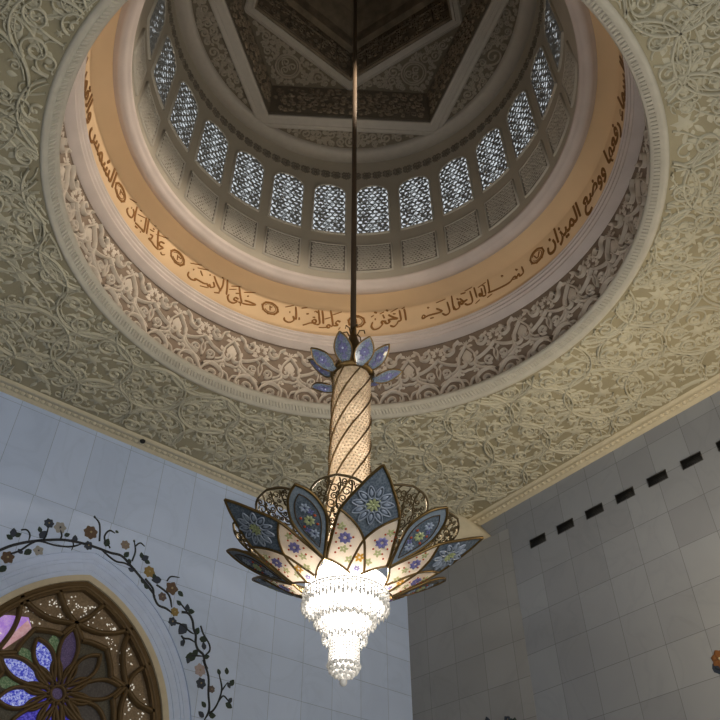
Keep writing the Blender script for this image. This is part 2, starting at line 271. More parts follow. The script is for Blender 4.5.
BAKE = {"W":{"rahman":[[1,[[37.45,6.91],[37.25,6.579],[37.11,6.045]]],[0.5,[[38.12,6.94],[37.23,7.044]]],[1,[[38.77,6.859],[38.55,6.458],[38.51,6.14],[39.25,6.078],[39.69,5.906],[40.51,5.762],[41.51,5.863]]],[1,[[41.84,6.646],[40.79,6.471],[39.48,6.304],[40.69,6.305],[41.9,6.294]]],[1,[[41.9,6.308],[41.6,6.123],[42.34,6.033],[43.02,6.163]]],[1,[[42.45,6.19],[43.78,6.224],[43.62,6.01],[44.5,5.766],[45.83,5.687],[46.56,5.871],[46.47,6.079],[46.19,6.214]]],[1.2,[[45.69,6.418],[45.29,6.411]]],[0.8,[[43.38,6.688],[42.96,6.394]]],[0.45,[[44.26,6.745],[43.03,6.894]]],[0.45,[[41.28,6.807],[39.2,7.034]]],[0.9,[[42.39,7.02],[41.86,6.911]]],[0.7,[[40.62,6.678],[39.81,6.649]]],[1,[[45.73,6.932],[44.92,6.866]]],[0.5,[[46.7,6.575],[45.88,6.705]]]],"quran":[[1,[[54.99,6.241],[55.79,6.294],[56.32,6.142],[55.76,5.983],[57.11,5.933]]],[1,[[57.81,7.002],[57.43,6.578],[57.12,5.984],[57.84,5.853]]],[1,[[57.72,5.887],[58.23,5.972],[58.71,5.883],[58.4,5.762],[57.84,5.801]]],[0.6,[[58.57,5.784],[59.67,5.729],[60.9,5.704]]],[0.45,[[57.2,6.702],[54.72,6.971]]],[0.5,[[59.4,6.345],[57.8,6.504]]],[0.7,[[55.61,5.67],[55.06,5.839]]],[1,[[60.12,6.938],[59.85,6.516],[59.66,5.967]]],[1,[[61.17,6.937],[60.92,6.482],[60.71,6.0],[61.67,5.87]]],[1,[[61.63,5.904],[62.44,5.984],[62.67,6.144],[61.99,6.235],[61.66,6.077],[62.31,5.963]]],[0.8,[[62.72,6.364],[61.98,6.392]]],[0.8,[[62.56,5.967],[63.42,5.92],[64.39,5.795],[65.35,5.687]]],[0.9,[[64.52,6.537],[63.77,6.59]]],[0.8,[[66.36,6.186],[66.28,5.996]]],[0.45,[[65.91,6.867],[64.3,7.025]]],[1,[[67.49,6.883],[67.23,6.402],[67.17,5.962]]],[1,[[68.0,6.196],[67.73,5.984],[68.25,5.794],[69.22,5.693],[70.25,5.771],[70.44,5.952]]],[1.2,[[69.25,6.416],[68.91,6.437]]],[0.45,[[70.45,6.703],[68.03,6.985]]],[0.7,[[62.4,6.759],[61.86,6.832],[61.34,6.731]]]],"insan":[[1,[[81.86,6.227],[80.4,6.268],[78.69,6.221],[80.5,6.059],[82.43,5.959]]],[1,[[83.82,6.976],[83.13,6.41],[82.58,5.995],[83.53,5.947]]],[1,[[83.52,6.136],[84.4,6.166],[84.75,5.97],[83.84,5.955],[84.76,5.73],[86.04,5.72],[86.6,5.966],[86.34,6.154]]],[1,[[81.16,6.638],[80.83,6.586]]],[0.8,[[84.65,6.432],[83.68,6.541]]],[0.45,[[82.39,6.756],[79.12,7.066]]],[0.45,[[86.11,6.786],[83.24,7.095]]],[0.45,[[86.57,6.496],[84.54,6.733]]],[0.6,[[82.82,5.897],[82.72,5.741]]],[1,[[87.42,7.089],[87.16,6.584],[87.03,6.02]]],[1,[[88.48,7.009],[88.53,6.467],[89.26,5.954]]],[1,[[91.29,6.851],[90.06,6.429],[88.7,6.097]]],[0.8,[[90.67,5.773],[89.02,5.932]]],[1,[[91.19,6.437],[90.76,6.178],[91.73,5.995],[92.15,6.126],[92.47,5.958],[92.91,6.063],[93.97,5.977],[96.37,5.938],[96.45,5.823],[97.64,5.714],[98.67,5.813],[98.65,6.076]]],[1,[[92.82,6.766],[92.37,6.776]]],[1,[[97.72,6.424],[97.31,6.436]]],[0.8,[[95.4,6.654],[94.56,6.386]]],[0.45,[[98.83,6.683],[95.4,7.065]]],[0.45,[[96.48,6.704],[93.26,7.025]]],[0.5,[[94.84,5.666],[92.3,5.866]]],[0.8,[[89.18,7.048],[88.65,7.063]]]],"bayan":[[1,[[107.52,6.58],[108.71,6.458],[108.82,6.208],[107.6,6.235],[108.81,5.868]]],[1,[[110.18,6.995],[109.7,6.445],[108.87,5.84]]],[1,[[108.91,5.876],[110.28,5.878],[111.29,5.944],[112.61,5.946]]],[0.9,[[112.47,6.263],[111.49,6.337],[111.7,6.06],[112.41,6.004]]],[0.7,[[111.99,6.804],[111.42,6.775]]],[0.6,[[112.87,6.527],[111.39,6.653]]],[0.6,[[111.91,7.008],[110.29,7.207]]],[0.45,[[110.64,6.622],[106.11,7.167]]],[0.7,[[107.92,5.868],[107.38,5.792],[106.53,5.95]]],[1,[[113.91,7.045],[113.63,6.549],[113.35,6.06]]],[1,[[114.76,6.952],[114.47,6.46],[114.29,6.043],[115.18,5.988]]],[1,[[114.42,6.061],[115.73,6.022],[116.94,5.992],[117.83,5.947]]],[1,[[118.57,6.909],[118.32,6.335],[117.9,5.958]]],[1,[[119.47,6.528],[118.87,6.347],[119.16,5.989],[120.42,5.896],[121.22,6.025],[121.09,6.237]]],[1,[[120.38,6.462],[119.98,6.482]]],[1,[[116.41,6.42],[115.97,6.462]]],[1,[[115.59,5.791],[115.17,5.829]]],[0.9,[[117.52,5.774],[116.49,5.821]]],[0.45,[[121.65,6.796],[118.26,7.187]]],[0.5,[[117.7,6.57],[115.13,6.87]]],[0.6,[[117.55,6.931],[116.73,7.005]]],[0.9,[[115.33,7.145],[114.85,7.166]]],[0.6,[[114.28,7.123],[113.27,7.204]]]],"basmala":[[0.9,[[2.91,6.415],[2.76,5.987],[3.91,5.927],[4.24,6.116],[4.88,5.985],[5.62,6.12],[7.04,5.951],[9.53,5.958],[12.41,6.028],[13.73,6.078]]],[0.5,[[14.13,5.785],[12.54,5.861]]],[0.9,[[13.2,6.967],[13.18,6.438],[13.29,6.024]]],[0.9,[[14.49,6.658],[14.34,6.038]]],[0.9,[[15.4,6.593],[15.26,6.09]]],[0.8,[[15.86,6.264],[15.08,6.011],[14.26,6.016]]],[0.9,[[17.38,6.883],[16.94,6.076]]],[0.9,[[18.65,6.764],[18.36,5.991],[19.63,5.896],[20.56,6.058]]],[0.9,[[21.7,6.541],[20.82,6.257],[19.79,6.268],[20.87,6.181],[21.59,6.136]]],[0.9,[[21.58,6.158],[22.27,6.34],[22.09,5.978],[23.23,5.901],[23.85,6.232]]],[0.9,[[23.97,6.943],[23.79,5.882]]],[0.9,[[25.37,6.62],[24.97,5.916],[26.04,5.754],[27.04,5.948]]],[0.9,[[28.49,6.403],[27.1,6.124],[27.9,6.059],[29.7,6.075],[30.87,6.063],[32.8,5.931]]],[0.45,[[28.42,6.807],[25.63,6.877]]],[0.9,[[30.93,6.669],[30.51,6.571]]],[0.7,[[21.35,6.835],[19.82,6.795]]],[0.45,[[16.26,6.754],[13.76,6.862]]],[0.9,[[9.11,6.722],[8.72,6.574]]],[0.8,[[4.78,6.536],[4.2,6.376]]],[0.7,[[30.51,5.833],[29.43,5.828]]],[0.5,[[17.61,5.751],[16.25,5.885]]],[0.5,[[6.48,6.018],[4.58,5.871]]],[0.7,[[22.59,6.626],[22.01,6.478]]],[0.8,[[15.61,6.281],[16.23,6.284],[16.09,6.129],[15.36,6.09],[15.71,6.27]]],[0.8,[[20.77,6.194],[21.26,6.312],[21.76,6.256],[21.42,6.097],[20.81,6.117]]],[0.8,[[31.68,6.068],[32.27,6.174],[32.67,6.06],[32.26,5.944],[31.7,6.001]]],[0.6,[[14.98,6.789],[14.31,6.636]]],[0.5,[[20.91,6.093],[22.19,6.31]]],[0.45,[[20.08,6.917],[17.8,6.978]]]],"medals":[[50.64,6.305],[74.54,6.333],[102.74,6.418],[125.08,6.399],[-2.17,6.365]]},"V":{"stems":[[1.0,[[5.8,16.11],[6.39,16.66],[6.8,17.02],[7.36,17.37],[7.97,17.66],[8.61,17.9],[9.3,18.02],[10.03,18.05],[10.64,18.03],[11.17,18.06],[11.7,17.74],[12.16,17.43],[12.62,17.12],[13.0,16.78]]],[0.7,[[6.79,16.63],[7.1,16.89],[7.44,17.33],[7.73,17.52],[8.41,17.57],[9.01,17.74],[9.44,18.04]]],[0.7,[[10.18,18.07],[10.69,17.83],[11.01,17.74],[11.38,17.79],[11.87,17.68]]],[0.9,[[12.4,17.42],[12.82,17.11],[12.95,16.77],[13.21,16.47],[13.58,16.43],[13.88,16.32]]],[0.8,[[12.95,17.31],[13.23,17.23],[13.56,17.08],[13.74,16.82],[13.83,16.53]]],[1.0,[[14.31,16.48],[14.64,16.52],[14.89,16.28],[15.01,15.94],[15.16,15.67],[15.2,15.38],[15.35,15.12],[15.64,14.96],[15.76,14.63],[15.93,14.44]]],[0.7,[[14.48,15.49],[14.63,15.41],[14.89,15.45],[15.17,15.37]]],[0.7,[[15.32,16.15],[15.51,15.83],[15.84,15.49],[15.91,15.21],[15.71,14.95]]],[0.7,[[15.07,14.78],[15.32,14.85],[15.65,14.9]]],[0.7,[[14.0,15.96],[14.2,15.96],[14.4,15.95],[14.84,15.77],[15.05,15.71]]],[0.6,[[14.18,16.86],[14.41,16.7],[14.64,16.52]]],[0.9,[[15.67,14.75],[16.01,14.14],[16.11,13.47],[16.24,12.84],[16.07,12.39]]],[0.7,[[16.23,12.7],[16.44,12.88],[16.62,13.25],[16.71,13.81],[16.48,14.39]]],[0.6,[[16.72,13.72],[16.95,14.11]]],[0.6,[[16.62,13.25],[16.83,13.53],[17.15,13.33]]],[0.7,[[10.08,18.35],[9.98,18.87],[9.86,19.18],[9.62,19.35]]],[0.7,[[10.35,18.37],[10.24,18.68],[10.39,18.99],[10.66,18.96]]],[0.7,[[11.66,17.96],[11.72,18.46],[11.57,18.9]]],[0.6,[[11.65,18.67],[11.85,18.92],[12.09,18.83]]],[0.6,[[13.4,17.6],[13.55,17.88],[13.96,17.97]]],[0.6,[[6.88,17.72],[7.1,17.8],[7.28,17.64],[7.3,17.36]]],[0.6,[[7.84,17.54],[7.89,17.94],[7.87,18.32]]],[0.6,[[8.48,17.85],[8.49,18.08],[8.32,18.33]]],[0.5,[[8.93,18.04],[9.06,17.83],[9.04,17.56]]],[0.6,[[10.6,18.22],[10.43,18.4]]],[0.5,[[14.51,15.45],[14.67,15.28],[14.63,15.05]]]],"flowers":[[[9.62,18.62],0.26,"brown"],[[6.74,16.47],0.22,"brown"],[[12.53,17.78],0.22,"gold"],[[13.69,17.38],0.26,"brown"],[[13.33,16.88],0.17,"plum"],[[14.01,16.4],0.17,"gold"],[[11.22,18.6],0.18,"taupe"],[[15.58,14.31],0.23,"mauve"],[[8.34,18.37],0.22,"grey"],[[7.78,17.12],0.18,"grey"],[[9.67,18.02],0.17,"navy"],[[13.98,15.96],0.17,"navy"],[[7.86,18.39],0.18,"navy"],[[16.24,13.67],0.13,"plum"],[[15.71,13.79],0.2,"navy"]],"leaves":[[[6.66,17.48],0.24,100],[[6.59,17.28],0.18,160],[[6.82,17.47],0.18,40],[[7.76,17.81],0.27,60],[[7.6,17.98],0.16,120],[[10.4,18.39],0.24,80],[[12.19,18.3],0.24,40],[[12.32,18.19],0.18,-10],[[12.05,18.36],0.18,110],[[12.96,17.54],0.29,200],[[12.78,17.63],0.2,120],[[12.54,17.09],0.18,150],[[14.53,15.82],0.36,240],[[15.11,14.75],0.31,200],[[15.24,14.93],0.22,60],[[14.99,14.61],0.2,260],[[15.18,15.85],0.22,70],[[15.51,15.6],0.24,10],[[9.06,18.09],0.2,100],[[6.72,16.0],0.22,240],[[7.42,16.95],0.22,230],[[7.14,16.85],0.16,150],[[11.35,18.17],0.2,60],[[11.55,17.95],0.16,300],[[11.73,17.6],0.18,170],[[12.35,17.26],0.16,160],[[14.12,17.28],0.2,330],[[14.57,16.73],0.2,95],[[14.75,16.64],0.2,10],[[14.16,16.83],0.18,150],[[15.62,15.31],0.2,110],[[15.78,14.92],0.18,20],[[17.16,14.13],0.2,60],[[17.03,14.03],0.16,300],[[16.86,14.55],0.18,100],[[16.49,14.43],0.16,120],[[15.93,12.58],0.2,150],[[16.39,12.65],0.2,10],[[17.11,13.22],0.22,340],[[17.17,13.41],0.16,60],[[15.98,12.98],0.18,140],[[8.68,18.15],0.16,40],[[9.62,19.35],0.09,100],[[10.71,19.06],0.11,-20],[[11.57,18.9],0.09,100],[[14.6,15.22],0.18,250]]}}
# ------------------------------------------------------------------ palette
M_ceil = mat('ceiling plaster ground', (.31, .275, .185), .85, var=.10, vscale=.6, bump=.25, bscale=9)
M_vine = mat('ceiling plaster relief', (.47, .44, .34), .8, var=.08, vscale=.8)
M_rope = mat('rope moulding plaster', (.46, .43, .36), .8, var=.06)
M_edge = mat('edge moulding plaster', (.55, .49, .36), .8, var=.05)
M_frz_g = mat('frieze ground', (.215, .165, .125), .85, var=.12, vscale=2)  # brown ground, darkened further to paint in shade of the carved crevices
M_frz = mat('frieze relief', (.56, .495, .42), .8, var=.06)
M_corn = mat('cornice stone', (.60, .52, .48), .6, var=.05, vscale=1.2)
M_peach = mat('peach painted plaster', (.70, .50, .30), .8, var=.05, vscale=.5)
M_gold_text = mat('gilded lettering', (.24, .105, .022), .55)
M_drum = mat('drum plaster', (.42, .38, .31), .85, var=.05, vscale=.7)
M_drum_l = mat('drum pale line', (.47, .44, .38), .8)
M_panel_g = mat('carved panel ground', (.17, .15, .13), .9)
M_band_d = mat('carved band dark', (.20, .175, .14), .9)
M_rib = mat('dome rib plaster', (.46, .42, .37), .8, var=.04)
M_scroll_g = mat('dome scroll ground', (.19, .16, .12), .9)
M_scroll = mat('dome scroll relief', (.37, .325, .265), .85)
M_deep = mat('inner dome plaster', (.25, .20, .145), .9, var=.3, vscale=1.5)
M_lattice = mat('window lattice', (.24, .25, .25), .5, spec=.4)
M_pane = emission('daylit lattice glass', (.88, .95, 1.0), .72)
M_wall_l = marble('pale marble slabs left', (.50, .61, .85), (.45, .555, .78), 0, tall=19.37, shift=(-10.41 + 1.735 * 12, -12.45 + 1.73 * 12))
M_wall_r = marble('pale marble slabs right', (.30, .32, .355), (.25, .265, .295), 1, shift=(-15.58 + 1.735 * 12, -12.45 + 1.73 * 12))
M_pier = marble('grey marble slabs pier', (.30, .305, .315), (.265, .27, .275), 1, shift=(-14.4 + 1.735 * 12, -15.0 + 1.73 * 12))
M_floor = mat('floor carpet', (.30, .33, .27), .95, var=.1)
M_black = mat('black vent', (.012, .012, .012), .6)
M_vent_f = mat('vent rim', (.05, .05, .05), .5)
M_beige = mat('beige stone border', (.52, .46, .35), .7, var=.06)
M_archw = mat('carved white marble arch', (.50, .60, .83), .55, var=.04)
M_wood = mat('bronze tracery', (.115, .075, .035), .45, metal=.2, var=.15)
M_brown_tile = mat('brown mosaic glass', (.23, .17, .11), .4, var=.25, vscale=14)
M_dot = mat('bright mosaic chips', (.85, .83, .78), .3, emit=(1, .95, .85), estr=.35)
M_stem = mat('vine stem inlay', (.018, .022, .03), .5)
M_navy = mat('navy petal', (.03, .04, .065), .5)
M_leafd = mat('dark green leaf inlay', (.022, .038, .032), .5)
FLOWER = {'brown': mat('brown flower', (.10, .065, .045), .6), 'gold': mat('ochre flower', (.22, .16, .06), .6), 'plum': mat('plum flower', (.11, .085, .085), .6),
          'taupe': mat('taupe flower', (.19, .16, .145), .6), 'mauve': mat('mauve flower', (.33, .28, .30), .6), 'grey': mat('grey flower', (.26, .26, .26), .6), 'navy': M_navy,
          'orange': mat('orange flower', (.20, .085, .03), .6)}
M_fcent = mat('flower centre', (.32, .27, .17), .6)

# ------------------------------------------------------------------ walls and floor
mb = MB(); mb.box((-8, -6, -.3), (WA + .6, WB + .6, 0)); struct(mb.obj('floor', M_floor), 'carpeted floor of the prayer hall', 'floor')

def arch_pts(c, zc, r, zbot, x0=10.05, n=40):
    """right half-arc then mirrored: pointed arch of two arcs centred at x0-/+c"""
    t0 = math.asin(max(-1, (zbot - zc) / r)); t1 = math.acos(-c / r)
    th = np.linspace(t0, t1, n)
    R = np.stack([c + r * np.cos(th), zc + r * np.sin(th)], -1)
    Lh = np.stack([-R[::-1, 0], R[::-1, 1]], -1)[1:]
    Q = np.concatenate([R, Lh]); Q[:, 0] += x0; return Q
ZB = 7.6
wood_o = arch_pts(-1.68, 10.76, 6.0, ZB); frame_o = arch_pts(-1.62, 10.78, 6.26, ZB); arch_o = arch_pts(-1.60, 10.78, 7.22, ZB)
wood_i = arch_pts(-1.68, 10.76, 5.72, ZB)

def fill_poly(mb, outer, holes, fm, mi=0, flip=False):
    polys = [[Vector((p[0], p[1], 0)) for p in outer]] + [[Vector((p[0], p[1], 0)) for p in h] for h in holes]
    allp = np.array([(v.x, v.y) for pl in polys for v in pl]); tris = geometry.tessellate_polygon(polys)
    P, N = fm(allp); mb.add(P, [t for t in tris], mi)
def strip2(mb, A, B, fa, fb=None, mi=0):
    Pa, _ = fa(A); Pb, _ = (fb or fa)(B); n = len(A); i = np.arange(n - 1)
    mb.add(np.concatenate([Pa, Pb]), np.stack([i, i + 1, i + 1 + n, i + n], -1), mi)

# left wall with the arched opening cut out (the opening is closed by the window below)
mb = MB()
outer = [(-8, 0), (WA + .6, 0), (WA + .6, ZC + .4), (-8, ZC + .4)]
fill_poly(mb, outer, [list(arch_o)], wall_y(WB))
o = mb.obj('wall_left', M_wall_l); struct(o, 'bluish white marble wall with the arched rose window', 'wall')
# right wall and the pier that stands in the corner
mb = MB(); fill_poly(mb, [(-6, 0), (WB, 0), (WB, ZC + .4), (-6, ZC + .4)], [], wall_x(WA))
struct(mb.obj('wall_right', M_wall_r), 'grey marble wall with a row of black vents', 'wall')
mb = MB()
prof = [(WA - .02, 22.43), (27.6, WB)]
for k in range(1):
    (x0, y0), (x1, y1) = prof[k], prof[k + 1]
    mb.add([(x0, y0, 0), (x1, y1, 0), (x1, y1, 22.5), (x0, y0, 22.5)], [(0, 1, 2, 3)])
mb.add([(WA - .02, 22.43, 22.5), (27.6, WB, 22.5), (WA, WB, 22.5), (WA, 22.43, 22.5), (WA - .02, 22.43, 0), (WA, 22.43, 0)], [(0, 1, 2, 3), (0, 3, 5, 4)])
struct(mb.obj('wall_corner', M_pier), 'taupe grey marble pier in the far corner', 'wall')

# plaster bracket under the ceiling corner, above the pier
mb = MB(); top = [(26.3, 24.3), (WA, 24.3), (WA, WB), (26.3, WB)]; bot = [(26.9, 23.55), (WA, 23.55), (WA, WB), (26.9, WB)]
mb.add([(x, y, ZC) for x, y in top] + [(x, y, 22.5) for x, y in bot], [(4, 5, 6, 7), (0, 1, 5, 4), (1, 2, 6, 5), (2, 3, 7, 6), (3, 0, 4, 7)])
struct(mb.obj('trim_1', M_edge), 'beige plaster corner bracket under the ceiling', 'trim')

# ------------------------------------------------------------------ ceiling with round opening
def circ(r, n=180): th = np.arange(n) * 2 * math.pi / n; return [(CX + r * math.cos(t), CY + r * math.sin(t)) for t in th]
mb = MB(); fill_poly(mb, [(-8, -6), (WA + .6, -6), (WA + .6, WB + .6), (-8, WB + .6)], [circ(10.45)], flat_down(ZC))
ceil = struct(mb.obj('ceiling', M_ceil), 'olive beige carved plaster ceiling around the dome opening', 'ceiling')

fmC = flat_down(ZC)
def vis(P2, pad=70):
    P2 = np.asarray(P2).reshape(-1, 2); q = project(np.column_stack([P2, np.full(len(P2), ZC)]))
    return (q[:, 0] > -pad) & (q[:, 0] < 720 + pad) & (q[:, 1] > -pad) & (q[:, 1] < 720)
EDGE_B, EDGE_A = WB - 1.0, WA - 1.0
def okc(P2, m=0.0):
    P2 = np.asarray(P2).reshape(-1, 2)
    return (np.hypot(P2[:, 0] - CX, P2[:, 1] - CY) > 10.62 + m) & (P2[:, 0] < EDGE_A - m) & (P2[:, 1] < EDGE_B - m)
mb = MB()
def put(path, w, h, lift=0):
    """ribbon broken where it leaves the field"""
    k = okc(path, w + .02); i = 0; n = len(path)
    while i < n:
        if not k[i]: i += 1; continue
        j = i
        while j < n and k[j]: j += 1
        if j - i > 3: mb.ribbon(path[i:j], w if np.isscalar(w) else w[i:j], h, fmC, lift=lift)
        i = j
# large interlaced rings
S = 2.75; cells = []
for i in range(-4, 16):
    for j in range(-4, 16):
        x = CX + (i - 6 + .5 * (j % 2)) * S; y = CY + (j - 6) * S * .88
        c = np.array([x, y]) + rng.normal(0, .12, 2)
        if vis(c, 110)[0] and okc(c, -1.7)[0]: cells.append(c)
for c in cells:
    R = 1.5 + rng.normal(0, .12); a0 = rng.uniform(0, 6.28)
    put(arc(c, R, a0, a0 + 6.0, 60), .043, .12); put(arc(c, R - .14, a0 + .1, a0 + 5.7, 56), .026, .06)
    # centre flower and radiating leaves
    if okc(c, .4)[0]:
        mb.stamp(ROSE6, [c], [a0], [.42], fmC, hs=.6)
        m = rng.integers(5, 8); th = a0 + np.arange(m) * 2 * math.pi / m
        pts = c + .36 * np.stack([np.cos(th), np.sin(th)], -1); k = okc(pts, .3)
        mb.stamp(THIN, pts[k], th[k] + .4, .5, fmC)
    # inward scrolls springing from the ring
    m = rng.integers(4, 6)
    for q in range(m):
        th = a0 + q * 2 * math.pi / m; sg = 1 if rng.random() < .5 else -1
        cc = c + (R - .52) * np.array([math.cos(th), math.sin(th)]); rr = rng.uniform(.34, .48)
        sp = spiral(cc, rr, rng.uniform(1.2, 1.7), th, sg, 28, .16); put(sp, .036, .11)
        if okc(sp[-1], .15)[0]: mb.stamp(BUD, [sp[-1]], [0], [.09], fmC)
        for t in (5, 10, 15):
            d = sp[t] - cc; ang = math.atan2(d[1], d[0])
            if okc(sp[t], .35)[0]: mb.stamp(LEAF, [sp[t]], [ang + sg * 1.0], [rng.uniform(.22, .36)], fmC)
    # outward scrolls between rings
    for q in range(3):
        th = a0 + .6 + q * 2.1; cc = c + (R + .45) * np.array([math.cos(th), math.sin(th)]); sp = spiral(cc, rng.uniform(.3, .5), 1.3, th + 3.1, -1 if q % 2 else 1, 24, .2)
        put(sp, .03, .07)
        if okc(sp[-1], .2)[0]: mb.stamp(LEAF, [sp[-1]], [rng.uniform(0, 6.28)], [.3], fmC)
# long crossing stems
for _ in range(250):
    c = cells[rng.integers(len(cells))] + rng.uniform(-1.4, 1.4, 2); th = rng.uniform(0, 6.28); cv = rng.choice([-1, 1]) * rng.uniform(.25, .6)
    t = np.linspace(0, rng.uniform(2.2, 4.5), 40); hd = th + cv * t; P = c + np.cumsum(np.stack([np.cos(hd), np.sin(hd)], -1) * (t[1] - t[0]), 0)
    put(P, .028, .075)
    for i in range(4, 38, 5):
        s_ = 1 if i % 2 else -1
        if okc(P[i], .35)[0]: mb.stamp(LEAF, [P[i]], [hd[i] + s_ * .8], [rng.uniform(.22, .4)], fmC)
# loose leaves, buds and small blossoms that fill the ground
for _ in range(1500):
    c = cells[rng.integers(len(cells))] + rng.uniform(-1.5, 1.5, 2); sg = rng.choice([-1, 1])
    if rng.random() < .45: put(spiral(c, rng.uniform(.14, .27), rng.uniform(.9, 1.4), rng.uniform(0, 6.28), sg, 16, .2), .022, .065)
    else: put(arc(c, rng.uniform(.2, .55), *(rng.uniform(0, 6.28) + np.array([0, sg * rng.uniform(1, 2.4)])), 10), np.linspace(.034, .012, 10), .07)
n = 2600; c = np.array(cells)[rng.integers(len(cells), size=n)] + rng.uniform(-1.5, 1.5, (n, 2)); c = c[okc(c, .3) & vis(c, 80)]
k = len(c); a = int(k * .45)
mb.stamp(LEAF, c[:a], rng.uniform(0, 6.28, a), rng.uniform(.16, .36, a), fmC); mb.stamp(THIN, c[a:int(k * .9)], rng.uniform(0, 6.28, int(k * .9) - a), rng.uniform(.25, .5, int(k * .9) - a), fmC)
mb.stamp(ROSE6, c[int(k * .9):], rng.uniform(0, 6.28, k - int(k * .9)), rng.uniform(.1, .17, k - int(k * .9)), fmC)
o = mb.obj('arabesque_relief', M_vine, ceil)

# beaded moulding where the ceiling meets the walls
def edge_run(mb, p0, p1, nin, length):
    """p0->p1 along the wall on the ceiling; nin = inward direction"""
    p0 = np.array(p0, float); d = np.array(p1, float) - p0; Lr = np.linalg.norm(d); d /= Lr; nin = np.array(nin, float)
    prof = [(.0, -.08), (.16, -.08), (.2, -.03), (.62, -.03), (.66, -.09), (.84, -.09), (.9, 0.0)]
    pts = []
    for s_ in (0, Lr):
        for o_, z in prof: q = p0 + d * s_ + nin * o_; pts.append((q[0], q[1], ZC + z))
    m = len(prof); mb.add(pts, [(i, i + 1, m + i + 1, m + i) for i in range(m - 1)])
    t = np.arange(.15, Lr, .3); c = p0[None] + d[None] * t[:, None] + nin[None] * .41
    fm = flat_down(ZC - .03); mb.stamp(STUD, c, math.atan2(d[1], d[0]), .125, fm)
    mb.stamp(THIN, c + d * .15 - nin * .16, math.atan2(nin[1], nin[0]), .32, fm)
mb = MB(); edge_run(mb, (-8, WB), (WA, WB), (0, -1), 0); struct(mb.obj('trim_2', M_edge), 'beaded plaster moulding along the left ceiling edge', 'trim')
mb = MB(); edge_run(mb, (WA, WB), (WA, -6), (-1, 0), 0); struct(mb.obj('trim_3', M_edge), 'beaded plaster moulding along the right ceiling edge', 'trim')

# ------------------------------------------------------------------ dome rings, seen from below upwards
C2 = (CX, CY)
mb = MB(); mb.lathe([(10.62, ZC - .01), (10.56, ZC - .09), (10.46, ZC - .06), (10.12, ZC + .22), (10.08, ZC + .34), (10.2, ZC + .5), (11.2, ZC + .5)], 240, C2)
NR = 430
for i in range(NR):                                        # twisted strands of the rope
    t = 2 * math.pi * i / NR; q = np.linspace(.28, .78, 4)
    r_ = 10.46 - .34 * q; th = t + .016 * q; z = ZC - .06 + .28 * q
    P = np.stack([CX + r_ * np.cos(th), CY + r_ * np.sin(th), z], -1); mb.tube(P, .05, 4, cap=False)
struct(mb.obj('trim_4', M_rope), 'rope carved plaster rim around the dome opening', 'trim')

